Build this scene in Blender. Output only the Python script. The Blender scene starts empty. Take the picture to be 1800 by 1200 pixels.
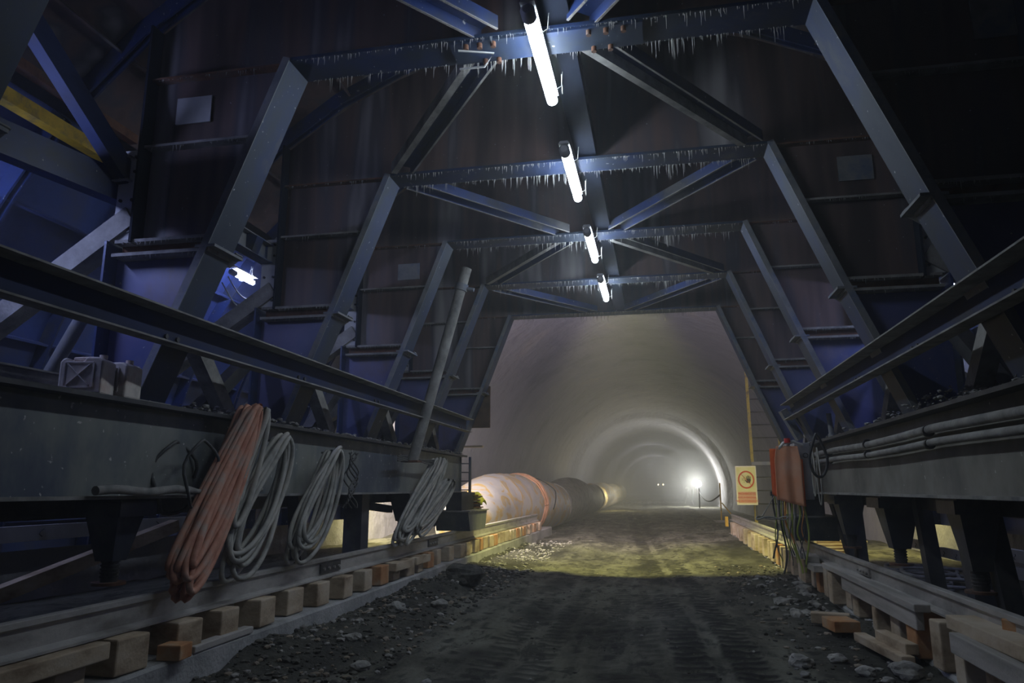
import bpy, bmesh, math, random
from mathutils import Vector, Matrix, noise
random.seed(7)
S = bpy.context.scene
COL = S.collection
# ------------------------------------------------------------------ camera
FPX, VX, VY = 1280.0, 1160.0, 858.0
pitch = math.atan2(VY-600, FPX); yaw = math.atan2(VX-900, math.hypot(FPX, VY-600))
cam = bpy.data.cameras.new('camera'); cam.lens = 36*FPX/1800; cam.sensor_width = 36; cam.clip_end = 400
co = bpy.data.objects.new('camera', cam); COL.objects.link(co)
co.location = (0, 0, 1.6); co.rotation_euler = (math.pi/2+pitch, 0, yaw)
S.camera = co
# ------------------------------------------------------------------ world, exposure
w = bpy.data.worlds.new('world'); S.world = w; w.use_nodes = True
w.node_tree.nodes['Background'].inputs[0].default_value = (0.25, 0.32, 0.5, 1)
w.node_tree.nodes['Background'].inputs[1].default_value = 0.0
vs = S.view_settings
vs.view_transform = 'Standard'; vs.look = 'None'; vs.gamma = 1; vs.use_curve_mapping = False; vs.exposure = 0.0
S.cycles.max_bounces = 6; S.cycles.diffuse_bounces = 4; S.cycles.volume_bounces = 1
S.cycles.use_denoising = True
S.cycles.sample_clamp_indirect = 4
# light strengths
P_TUBE = 50      # hanging tube (emission strength)
COOL = (0.74, 0.86, 1.0)
BLUE = (0.46, 0.55, 1.0)

# ------------------------------------------------------------------ materials
def nt(name, rough=.7, metal=0.0):
    m = bpy.data.materials.new(name); m.use_nodes = True
    t = m.node_tree; b = t.nodes['Principled BSDF']
    b.inputs['Roughness'].default_value = rough; b.inputs['Metallic'].default_value = metal
    return m, t, b
def N(t, k, **kw):
    n = t.nodes.new(k)
    for a, v in kw.items(): setattr(n, a, v)
    return n
def noisy(name, cols, scale=3, rough=.75, stretch=(1, 1, 1), bump=.2, bscale=30, detail=6, metal=0, spec=None, pos=None, speck=None, bdist=.01):
    m, t, b = nt(name, rough, metal); L = t.links
    g = N(t, 'ShaderNodeNewGeometry')
    mp = N(t, 'ShaderNodeMapping'); mp.inputs['Scale'].default_value = stretch
    L.new(g.outputs['Position'], mp.inputs[0])
    n = N(t, 'ShaderNodeTexNoise'); n.inputs['Scale'].default_value = scale; n.inputs['Detail'].default_value = detail
    n.inputs['Roughness'].default_value = .62
    L.new(mp.outputs[0], n.inputs['Vector'])
    r = N(t, 'ShaderNodeValToRGB')
    while len(r.color_ramp.elements) < len(cols): r.color_ramp.elements.new(.5)
    for i, c in enumerate(cols):
        e = r.color_ramp.elements[i]; e.color = (*c, 1)
        e.position = pos[i] if pos else .34 + .32*i/max(1, len(cols)-1)
    L.new(n.outputs[0], r.inputs[0]); out = r.outputs[0]
    if speck:
        v = N(t, 'ShaderNodeTexNoise'); v.inputs['Scale'].default_value = speck[1]; v.inputs['Detail'].default_value = 2
        L.new(g.outputs['Position'], v.inputs['Vector'])
        q = N(t, 'ShaderNodeMapRange'); q.inputs[1].default_value = speck[2]; q.inputs[2].default_value = speck[2]+.04
        L.new(v.outputs[0], q.inputs[0])
        mx = N(t, 'ShaderNodeMix', data_type='RGBA'); L.new(q.outputs[0], mx.inputs[0]); L.new(out, mx.inputs[6]); mx.inputs[7].default_value = (*speck[0], 1)
        out = mx.outputs[2]
    L.new(out, b.inputs['Base Color'])
    if spec is not None: b.inputs['Specular IOR Level'].default_value = spec
    if bump:
        n2 = N(t, 'ShaderNodeTexNoise'); n2.inputs['Scale'].default_value = bscale; n2.inputs['Detail'].default_value = 8
        L.new(g.outputs['Position'], n2.inputs['Vector'])
        bp = N(t, 'ShaderNodeBump'); bp.inputs['Strength'].default_value = bump; bp.inputs['Distance'].default_value = bdist
        L.new(n2.outputs[0], bp.inputs['Height']); L.new(bp.outputs[0], b.inputs['Normal'])
    return m
def plain(name, c, rough=.6, metal=0, emit=None, es=0):
    m, t, b = nt(name, rough, metal); b.inputs['Base Color'].default_value = (*c, 1)
    if emit: b.inputs['Emission Color'].default_value = (*emit, 1); b.inputs['Emission Strength'].default_value = es
    return m
M = {}
M['web'] = noisy('rusty primer plate', [(.05, .035, .035), (.13, .085, .075), (.08, .07, .08), (.34, .32, .32)], 1.3, .5, (1.5, 1, .16), .15, 14, detail=3, pos=[.36, .48, .56, .70], speck=((.3, .3, .32), 30, .74))
M['web_low'] = noisy('blue plate', [(.11, .08, .09), (.10, .10, .24), (.06, .08, .22), (.2, .17, .2)], 1.1, .45, (1, 1, .7), .12, 14, pos=[.3, .43, .58, .75], speck=((.35, .35, .4), 30, .73))
M['flange'] = noisy('blue grey flange', [(.01, .02, .045), (.022, .034, .055), (.012, .03, .095), (.09, .09, .09)], 1.8, .6, (1, 1, .6), .12, 20, pos=[.3, .45, .6, .78], speck=((.4, .4, .42), 26, .72))
M['blue'] = noisy('dark blue painted steel', [(.012, .025, .075), (.02, .04, .14), (.035, .04, .05), (.12, .11, .10)], 1.5, .45, (1, .6, 1), .12, 18, pos=[.3, .48, .62, .78], speck=((.35, .35, .35), 24, .71))
M['form'] = noisy('formwork blue', [(.03, .045, .12), (.05, .08, .24), (.09, .09, .12)], 1.0, .45, (1, 1, 1), .05, 8)
M['guide'] = noisy('dark blue beam paint', [(.006, .01, .035), (.012, .022, .075), (.03, .03, .035)], 2, .7, (1, .4, 1), .1, 14, spec=.2)
M['spine'] = noisy('dark navy beam', [(.008, .01, .018), (.014, .02, .035)], 2, .85, bump=.1, spec=.15)
M['dust'] = noisy('dusty steel', [(.14, .14, .135), (.24, .23, .21), (.32, .31, .29)], 5, .85, bump=.4, bscale=40)
M['duststeel'] = noisy('dusty grey blue steel', [(.12, .13, .145), (.2, .2, .2), (.09, .12, .2)], 3, .75, bump=.3, bscale=30)
M['girddust'] = noisy('dust covered girder', [(.09, .085, .072), (.17, .16, .135), (.25, .235, .2)], 1.3, .8, (1, 1, .8), .2, 14, speck=((.5, .48, .44), 18, .71))
M['gird'] = noisy('dust streaked girder', [(.015, .025, .06), (.07, .085, .11), (.16, .17, .155), (.26, .255, .225)], .9, .6, (1, 1, .55), .15, 14, pos=[.32, .44, .54, .70], speck=((.45, .43, .4), 22, .70))
M['black'] = noisy('greasy black steel', [(.012, .012, .014), (.03, .03, .033), (.06, .055, .05)], 4, .6)
M['jack'] = noisy('worn blue black steel', [(.012, .016, .035), (.03, .034, .05), (.07, .07, .07)], 4, .5)
M['rust'] = noisy('rust', [(.05, .02, .012), (.14, .06, .03), (.10, .08, .07)], 5, .85)
M['yellow'] = noisy('ochre yellow paint', [(.5, .3, .01), (.75, .47, .02), (.3, .2, .05)], 4, .6)
M['olive'] = noisy('yellow-lit ladder steel', [(.06, .05, .03), (.35, .27, .04), (.12, .1, .06)], 3, .6, (1, 1, 2))  # yellow lamplight put into the colour of the ladder rails
M['icicle'] = plain('lime crust', (.42, .41, .38), .6)
M['crust'] = noisy('lime crust grain', [(.13, .12, .11), (.27, .25, .23)], 8, .9, bump=.8, bscale=60)
M['wood'] = noisy('sawn timber', [(.26, .18, .11), (.52, .41, .28), (.62, .53, .41)], 2.2, .85, (1, 1, 2), .35, 40)
M['woodend'] = noisy('orange timber', [(.42, .17, .06), (.55, .28, .12), (.5, .37, .24)], 4, .85, bump=.3)
M['plank'] = noisy('dusty plank', [(.27, .26, .23), (.42, .39, .35), (.52, .49, .45)], 2, .9, (4, .4, 4), .3, 40)
M['rail'] = noisy('dusty rail steel', [(.26, .25, .23), (.42, .40, .37), (.2, .185, .165)], 3, .6, (1, .4, 1), .25, 40)
M['conc'] = noisy('concrete kerb', [(.26, .26, .25), (.4, .4, .385), (.5, .49, .475)], 2.5, .92, bump=.5, bscale=30, bdist=.02)
M['lining'] = noisy('sprayed concrete lining', [(.16, .16, .175), (.24, .235, .26), (.27, .265, .29), (.36, .32, .28)], .55, .8, (1, .9, .5), .9, 2.2, pos=[.3, .45, .6, .75], bdist=.12)
M['stone'] = noisy('stone', [(.15, .145, .13), (.3, .29, .26), (.48, .46, .42)], 7, .9, bump=.4, bscale=40)
M['tan'] = noisy('tan stone', [(.2, .16, .11), (.38, .32, .24)], 7, .9)
M['pebble'] = noisy('gravel', [(.03, .03, .024), (.07, .066, .052), (.16, .15, .125)], 9, .9, bump=.4, bscale=40)
M['hosered'] = noisy('dusty orange hose', [(.42, .17, .11), (.55, .27, .18), (.45, .33, .27)], 5, .75, bump=.2, bscale=60)
M['hosegrey'] = noisy('dusty grey hose', [(.22, .215, .19), (.37, .36, .32), (.46, .43, .37)], 5, .75, bump=.2, bscale=60)
M['hoseblack'] = plain('black rubber hose', (.012, .012, .014), .5)
M['hosedark'] = noisy('dark hose', [(.03, .03, .03), (.09, .09, .085)], 5, .7)
M['cablegreen'] = plain('yellow green cable', (.35, .42, .06), .5)
M['cableorange'] = plain('orange cable', (.6, .22, .05), .5)
M['orange'] = noisy('orange vest cloth', [(.75, .10, .015), (.9, .2, .03)], 3, .75, bump=.3, bscale=12)
M['vestpale'] = noisy('dusty orange cloth', [(.85, .33, .15), (.85, .48, .30)], 3, .8, bump=.3, bscale=12)
M['white'] = noisy('white plastic', [(.5, .5, .48), (.65, .64, .62)], 3, .5, bump=.05)
M['red'] = plain('red cap', (.6, .02, .02), .4)
M['can'] = noisy('dusty plastic can', [(.42, .38, .34), (.6, .55, .49), (.48, .37, .32)], 7, .7, bump=.2)
M['label'] = noisy('pale plate', [(.4, .4, .4), (.55, .55, .54)], 4, .8, bump=0)
M['signy'] = noisy('sign yellow', [(.72, .68, .22), (.82, .78, .4)], 5, .5, bump=0)
M['signband'] = plain('sign band', (.68, .36, .2), .5)
M['signred'] = plain('sign red', (.62, .07, .02), .5)
M['signblack'] = plain('sign black', (.03, .03, .02), .5)
M['signwhite'] = plain('sign lettering', (.85, .8, .6), .5)
M['cloth'] = noisy('yellow tarp', [(.5, .5, .05), (.7, .68, .15)], 8, .8, bump=.5, bscale=25)
M['tube'] = plain('lit tube', (.8, .8, .8), .4, emit=COOL, es=P_TUBE)
M['sidetube'] = plain('lit blue tube', (.8, .8, .8), .4, emit=BLUE, es=120)
M['cap'] = plain('grey end cap', (.45, .45, .48), .4)
M['bark'] = noisy('brown plate', [(.07, .045, .025), (.14, .09, .05)], 4, .85)
M['cabinet'] = noisy('grey cabinet', [(.22, .22, .24), (.32, .32, .34)], 4, .5, bump=.05)

def duct_mat():
    m, t, b = nt('duct fabric', .6); L = t.links
    g = N(t, 'ShaderNodeNewGeometry'); n = N(t, 'ShaderNodeTexNoise'); n.inputs['Scale'].default_value = 1.6; n.inputs['Detail'].default_value = 5
    n.inputs['Distortion'].default_value = 1.2
    L.new(g.outputs['Position'], n.inputs['Vector'])
    r = N(t, 'ShaderNodeValToRGB'); r.color_ramp.elements.new(.5); r.color_ramp.elements.new(.6)
    for e, p, c in zip(r.color_ramp.elements, (.35, .5, .56, .66), ((.52, .50, .48, 1), (.60, .56, .5, 1), (.62, .42, .12, 1), (.5, .46, .42, 1))): e.position = p; e.color = c
    L.new(n.outputs[0], r.inputs[0]); L.new(r.outputs[0], b.inputs['Base Color'])
    return m
M['duct'] = duct_mat()
M['strap'] = noisy('faded orange strap', [(.5, .22, .1), (.62, .36, .22)], 6, .8)

def ground_mat():
    m, t, b = nt('damp dirt road', .88); L = t.links
    g = N(t, 'ShaderNodeNewGeometry')
    n = N(t, 'ShaderNodeTexNoise'); n.inputs['Scale'].default_value = 1.3; n.inputs['Detail'].default_value = 9; n.inputs['Roughness'].default_value = .7
    mp = N(t, 'ShaderNodeMapping'); mp.inputs['Scale'].default_value = (1.2, .45, 1)
    L.new(g.outputs['Position'], mp.inputs[0]); L.new(mp.outputs[0], n.inputs['Vector'])
    r = N(t, 'ShaderNodeValToRGB'); r.color_ramp.elements.new(.6)
    for e, p, c in zip(r.color_ramp.elements, (.36, .52, .68), ((.04, .038, .029, 1), (.185, .18, .135, 1), (.31, .305, .24, 1))): e.position = p; e.color = c
    L.new(n.outputs[0], r.inputs[0])
    n3 = N(t, 'ShaderNodeTexNoise'); n3.inputs['Scale'].default_value = 4.5; n3.inputs['Detail'].default_value = 9; n3.inputs['Roughness'].default_value = .68
    L.new(mp.outputs[0], n3.inputs['Vector'])
    q3 = N(t, 'ShaderNodeMapRange'); q3.inputs[1].default_value = .52; q3.inputs[2].default_value = .60; q3.inputs[4].default_value = .75
    L.new(n3.outputs[0], q3.inputs[0])
    m3 = N(t, 'ShaderNodeMath', operation='MAXIMUM')
    at = N(t, 'ShaderNodeAttribute'); at.attribute_name = 'damp_dark'
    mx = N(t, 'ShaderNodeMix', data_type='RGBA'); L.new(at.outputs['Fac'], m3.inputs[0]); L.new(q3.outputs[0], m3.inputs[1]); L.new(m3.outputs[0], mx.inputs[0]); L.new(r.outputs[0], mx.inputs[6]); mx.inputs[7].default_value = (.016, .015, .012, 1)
    L.new(mx.outputs[2], b.inputs['Base Color'])
    n2 = N(t, 'ShaderNodeTexNoise'); n2.inputs['Scale'].default_value = 11; n2.inputs['Detail'].default_value = 10; n2.inputs['Roughness'].default_value = .7
    L.new(g.outputs['Position'], n2.inputs['Vector'])
    bp = N(t, 'ShaderNodeBump'); bp.inputs['Strength'].default_value = 1.0; bp.inputs['Distance'].default_value = .06
    L.new(n2.outputs[0], bp.inputs['Height']); L.new(bp.outputs[0], b.inputs['Normal'])
    return m
M['ground'] = ground_mat()

# ------------------------------------------------------------------ mesh helpers
class MB:
    def __init__(s): s.v = []; s.f = []; s.m = []; s.cur = 0; s.smooth = []
    def add(s, vs_, fs, mi=0, sm=False):
        o = len(s.v); s.v += [tuple(x) for x in vs_]
        for f in fs: s.f.append(tuple(i+o for i in f)); s.m.append(mi); s.smooth.append(sm)
    def box(s, x0, x1, y0, y1, z0, z1, mi=0):
        v = [(x, y, z) for z in (z0, z1) for y in (y0, y1) for x in (x0, x1)]
        s.add(v, [(0, 2, 3, 1), (4, 5, 7, 6), (0, 1, 5, 4), (2, 6, 7, 3), (0, 4, 6, 2), (1, 3, 7, 5)], mi)
    def obox(s, c, size, rot, mi=0):
        R = rot if isinstance(rot, Matrix) else Matrix.Rotation(rot, 3, 'Z')
        v = []
        for z in (-.5, .5):
            for y in (-.5, .5):
                for x in (-.5, .5): v.append(Vector(c)+R @ Vector((x*size[0], y*size[1], z*size[2])))
        s.add(v, [(0, 2, 3, 1), (4, 5, 7, 6), (0, 1, 5, 4), (2, 6, 7, 3), (0, 4, 6, 2), (1, 3, 7, 5)], mi)
    def poly_prism(s, pts, axis, a0, a1, mi=0):   # pts 2D in the plane across axis
        n = len(pts)
        def mk(p, a): return {'y': (p[0], a, p[1]), 'x': (a, p[0], p[1]), 'z': (p[0], p[1], a)}[axis]
        v = [mk(p, a0) for p in pts]+[mk(p, a1) for p in pts]
        s.add(v, [tuple(range(n-1, -1, -1)), tuple(range(n, 2*n))]+[(i, (i+1) % n, (i+1) % n+n, i+n) for i in range(n)], mi)
    def sweep(s, prof, p1, p2, up=(0, 0, 1), mi=0, side=None):
        p1 = Vector(p1); p2 = Vector(p2); d = (p2-p1).normalized(); u = Vector(up)
        sd = d.cross(u).normalized(); u = sd.cross(d).normalized(); n = len(prof)
        v = [p+sd*a+u*b for p in (p1, p2) for a, b in prof]
        s.add(v, [tuple(range(n-1, -1, -1)), tuple(range(n, 2*n))]+[(i, (i+1) % n, (i+1) % n+n, i+n) for i in range(n)], mi)
    def bar(s, p1, p2, w_, h_, up=(0, 0, 1), mi=0):
        s.sweep([(-w_/2, -h_/2), (w_/2, -h_/2), (w_/2, h_/2), (-w_/2, h_/2)], p1, p2, up, mi)
    def ibeam(s, p1, p2, w_, h_, t=.012, tw=.01, up=(0, 0, 1), mi=0):
        a, b = w_/2, h_/2
        s.sweep([(-a, -b), (a, -b), (a, -b+t), (tw/2, -b+t), (tw/2, b-t), (a, b-t), (a, b), (-a, b), (-a, b-t), (-tw/2, b-t), (-tw/2, -b+t), (-a, -b+t)], p1, p2, up, mi)
    def chan(s, p1, p2, w_, h_, t=.012, up=(0, 0, 1), mi=0):   # C opening to +side
        a, b = w_/2, h_/2
        s.sweep([(-a, -b), (a, -b), (a, -b+t), (-a+t, -b+t), (-a+t, b-t), (a, b-t), (a, b), (-a, b)], p1, p2, up, mi)
    def tube(s, pts, r, n=8, mi=0, cap=True):
        pts = [Vector(p) for p in pts]; rings = []
        d0 = (pts[1]-pts[0]).normalized(); ref = Vector((0, 0, 1)) if abs(d0.z) < .9 else Vector((1, 0, 0))
        a = d0.cross(ref).normalized()
        for i, p in enumerate(pts):
            d = (pts[min(i+1, len(pts)-1)]-pts[max(i-1, 0)])
            d = d.normalized() if d.length > 1e-9 else d0
            a = (a-d*a.dot(d)); a = a.normalized() if a.length > 1e-6 else d.orthogonal().normalized()
            b = d.cross(a); rr = r[i] if isinstance(r, (list, tuple)) else r
            rings.append([p+(a*math.cos(2*math.pi*k/n)+b*math.sin(2*math.pi*k/n))*rr for k in range(n)])
        v = [q for R in rings for q in R]; f = []
        for i in range(len(pts)-1):
            for k in range(n): f.append((i*n+k, i*n+(k+1) % n, (i+1)*n+(k+1) % n, (i+1)*n+k))
        s.add(v, f, mi, True)
        if cap:
            s.add(rings[0], [tuple(range(n-1, -1, -1))], mi); s.add(rings[-1], [tuple(range(n))], mi)
    def cyl(s, p1, p2, r, n=14, mi=0, r2=None): s.tube([p1, p2], [r, r if r2 is None else r2], n, mi)
    def rock(s, c, sz, seed, mi=0, n=2):
        bm = bmesh.new(); bmesh.ops.create_icosphere(bm, subdivisions=n, radius=1)
        rx = Matrix.Rotation(seed*1.7, 3, 'Z')
        vs_ = []
        for v in bm.verts:
            k = 1+.38*noise.noise(v.co*1.3+Vector((seed*3.1, seed*1.3, 0)))+.12*noise.noise(v.co*3.1+Vector((seed, 0, 5)))
            p = rx @ Vector((v.co.x*sz[0]*k, v.co.y*sz[1]*k, v.co.z*sz[2]*k)); vs_.append(Vector(c)+p)
        s.add(vs_, [tuple(v.index for v in f.verts) for f in bm.faces], mi, False); bm.free()
    def build(s, name, mats, parent=None, loc=None, bevel=0):
        me = bpy.data.meshes.new(name)
        o = bpy.data.objects.new(name, me); COL.objects.link(o)
        off = Vector((0, 0, 0))
        if parent is not None:
            o.parent = parent; off = parent.location+(parent.parent.location if parent.parent else Vector((0, 0, 0)))
        elif loc is not None:
            off = Vector(loc); o.location = off
        me.from_pydata([tuple(Vector(v)-off) for v in s.v], [], s.f)
        for m in (mats if isinstance(mats, (list, tuple)) else [mats]): me.materials.append(m)
        me.polygons.foreach_set('material_index', s.m); me.polygons.foreach_set('use_smooth', s.smooth)
        bm = bmesh.new(); bm.from_mesh(me)
        bmesh.ops.recalc_face_normals(bm, faces=bm.faces); bm.to_mesh(me); bm.free()
        if bevel:
            b = o.modifiers.new('bevel', 'BEVEL'); b.width = bevel; b.segments = 2; b.limit_method = 'ANGLE'
        return o
def tag(o, label, cat, group=None):
    o['label'] = label; o['category'] = cat
    if group: o['group'] = group
    return o
def thing(name, label, cat, loc, group=None):
    o = bpy.data.objects.new(name, None); COL.objects.link(o); o.location = loc; o.empty_display_size = .2
    return tag(o, label, cat, group)
def copy_tree(o, loc=None):
    c = o.copy(); COL.objects.link(c)
    if loc is not None: c.location = loc
    for ch in list(o.children):
        d = ch.copy(); COL.objects.link(d); d.parent = c
        for g in list(ch.children):
            e = g.copy(); COL.objects.link(e); e.parent = d
    return c
def struct(o): o['kind'] = 'structure'; return o
def light(name, kind, loc, energy, color, parent=None, rot=None, **kw):
    l = bpy.data.lights.new(name, kind); l.energy = energy; l.color = color
    for a, v in kw.items(): setattr(l, a, v)
    o = bpy.data.objects.new(name, l); COL.objects.link(o)
    o.location = Vector(loc)-(parent.location if parent else Vector((0, 0, 0)))
    if rot is not None: o.rotation_euler = rot
    if parent: o.parent = parent
    return o
ORD = ['first', 'second', 'third', 'fourth', 'fifth', 'sixth', 'seventh', 'eighth', 'ninth', 'tenth', 'eleventh', 'twelfth', 'thirteenth', 'fourteenth', 'fifteenth', 'sixteenth', 'seventeenth', 'eighteenth', 'nineteenth', 'twentieth']
ORD += ['twenty-'+x for x in ORD[:9]]+['thirtieth']+['thirty-'+x for x in ORD[:9]]+['fortieth']+['forty-'+x for x in ORD[:9]]+['fiftieth']

AX = -0.745         # tunnel centre line
GZ = 0.22           # road level
FY = [2.41, 4.51, 6.61, 8.71, 10.81, 12.95]

# ------------------------------------------------------------------ setting: road, benches, kerbs, lining
def track(x, y, x0, x1, slope, ph):
    c = x-(x0+slope*(y-6)); w_ = (x1-x0)
    u = c/w_
    if u < -.1 or u > 1.1: return 0
    edge = min(1, max(0, min(u+.1, 1.1-u)/.2))
    lug = math.sin(2*math.pi*(y/.17)+ph+(2.2*abs(u-.5)*2))
    fade = .55+.45*noise.noise(Vector((x*.9, y*.35, 3)))
    return edge*(-.035+(.034*max(-.5, min(.6, lug*1.5)) if abs(u-.5) > .1 else -.006))*fade
def gh(x, y):
    p = Vector((x, y, 0))
    z = GZ+.045*noise.fractal(p*.7, 1, 2, 4)+.014*noise.fractal(p*5, 1, 2, 4)
    z += .03*math.sin(x*2.1+.4*math.sin(y*.25))
    z += track(x, y, .12, .78, -.055, 0)+track(x, y, -1.5, -.95, .0, 1)*.5+track(x, y, -.55, -.05, -.02, 2)*.4
    l = max(0, (-2.35-x)/1.0); r = max(0, (x-1.15)/.8)
    z += .16*min(l, 1)**1.3*(.8+.5*noise.noise(p*1.4))*(1 if y < 12 else max(.15, 1-(y-12)*.1))+.02*min(l, 1)*noise.fractal(p*9, 1, 2, 3)
    z += .10*min(r, 1)**1.2*(.8+.6*noise.noise(p*1.2))+.03*min(r, 1)*noise.fractal(p*8, 1, 2, 3)
    dx, dy = (x-1.45)/.45, (y-10.3)/1.3
    z += .13*math.exp(-dx*dx-dy*dy)*(1+.5*noise.noise(p*5))
    dx, dy = (x+2.75)/.4, (y-9.6)/2.2
    z += .16*math.exp(-dx*dx-dy*dy)*(1+.5*noise.noise(p*4))
    if y > 26: z += 0
    return z
ys = [2.2]
while ys[-1] < 150: ys.append(ys[-1]+max(.024, (ys[-1]-3)*.0052 if ys[-1] < 40 else (ys[-1]-3)*.02))
xs = [-3.44+i*.04 for i in range(int((2.14+3.44)/.04)+1)]
me_v = [(x, y, gh(x, y)) for y in ys for x in xs]; nx = len(xs)
mb = MB(); mb.add(me_v, [(j*nx+i, j*nx+i+1, (j+1)*nx+i+1, (j+1)*nx+i) for j in range(len(ys)-1) for i in range(nx-1)], 0, True)
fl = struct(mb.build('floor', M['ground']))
def damp_dark(x, y):
    d = 0
    for (x0, x1, sl, ph, st) in ((.12, .78, -.055, 0, 1), (-1.5, -.95, 0, 1, .7), (-.55, -.05, -.02, 2, .55)):
        u = (x-(x0+sl*(y-6)))/(x1-x0)
        if -.05 < u < 1.05 and abs(u-.5) > .1:
            lug = math.sin(2*math.pi*(y/.17)+ph+2.2*abs(u-.5)*2)+.5*noise.noise(Vector((x*6, y*6, 0)))
            g = .5+1.1*noise.noise(Vector((x*1.2, y*.4, ph)))
            d = max(d, st*max(0, min(1, .5+lug*1.2))*max(0, min(1, g+.3)))  # tread bars of the wheel tracks darkened
    e = max(min(1, max(0, (-2.0-x)/.5)), min(1, max(0, (x-1.0)/.4))) if y < 20 else 0  # road darkened towards both kerbs along the near stretch
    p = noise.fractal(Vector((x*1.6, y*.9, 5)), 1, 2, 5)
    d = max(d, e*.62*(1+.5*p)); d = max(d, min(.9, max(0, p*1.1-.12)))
    q = noise.noise(Vector((x*7, y*5, 2)))
    if q > .42: d = max(d, .8)
    return min(1, d)
ca = fl.data.attributes.new('damp_dark', 'FLOAT', 'POINT'); ca.data.foreach_set('value', [damp_dark(v[0], v[1]) for v in me_v])
def bench(name, x0, x1, z):
    yy = [-3+i*.25 for i in range(104)]; xx = [x0+(x1-x0)*i/16 for i in range(17)]
    v = [(x, y, z+.05*noise.fractal(Vector((x, y, 1))*1.6, 1, 2, 5)) for y in yy for x in xx]
    m = MB(); m.add(v, [(j*17+i, j*17+i+1, (j+1)*17+i+1, (j+1)*17+i) for j in range(len(yy)-1) for i in range(16)], 0, True)
    return struct(m.build(name, M['ground']))
bench('floor_left_bench', -6.4, -3.74, .53); bench('floor_right_bench', 2.34, 5.0, .45)
mb = MB(); mb.box(-6.4, -3.4, 22.9, 150, -.1, .20); mb.box(2.1, 5, 22.9, 150, -.1, .2); mb.box(-6.5, 5.1, -3.2, 2.3, -.1, .2)
struct(mb.build('floor_edge', M['ground']))
mb = MB()
n = 90
def kerb(x0, x1, zt, y1, sd):
    v = []
    for i in range(n+1):
        y = -1+(y1+1)*i/n
        j = .012*noise.noise(Vector((x0, y*1.3, 0)))
        v += [(x0+j, y, -.05), (x0+j*2, y, zt-.02+j), (x0+j+.02*sd, y, zt+j), (x1, y, zt+j)]
    k = MB(); k.add(v, [(i*4+a, i*4+a+1, (i+1)*4+a+1, (i+1)*4+a) for i in range(n) for a in range(3)]+[(n*4, n*4+1, n*4+2, n*4+3)])
    return k
struct(kerb(-3.3, -3.8, .45, 22.9, -1).build('trim_1', M['conc']))
struct(kerb(1.98, 2.4, .30, 23.8, 1).build('trim_2', M['conc']))
# vault lining, one arched surface with shutter rings
R = 5.5; CZ = 1.3
def vault(R_, y0, y1, name, mat, a0=-12, a1=192, ringed=True):
    na = 48; v = []; yy = []; y = y0
    while y < y1: yy.append(y); y += .6 if y < 60 else 2.5
    yy.append(y1)
    for y in yy:
        for i in range(na+1):
            a = math.radians(a0+(a1-a0)*i/na)
            d = .05*noise.noise(Vector((math.cos(a)*2, y*.35, math.sin(a)*2)))
            if ringed and y > 52: d += -.28
            v.append((AX+(R_+d)*math.cos(a), y, CZ+(R_+d)*math.sin(a)))
    m = MB(); m.add(v, [(j*(na+1)+i, j*(na+1)+i+1, (j+1)*(na+1)+i+1, (j+1)*(na+1)+i) for j in range(len(yy)-1) for i in range(na)], 0, True)
    return struct(m.build(name, mat))
vault(R, -3, 150, 'ceiling', M['lining'])
mb = MB(); mb.box(-7, 6, 150, 150.3, -1, 8); struct(mb.build('wall_far', M['lining']))
mb = MB(); mb.box(-7, 6, -3.3, -3, -1, 8); struct(mb.build('wall_near', M['lining']))

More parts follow.
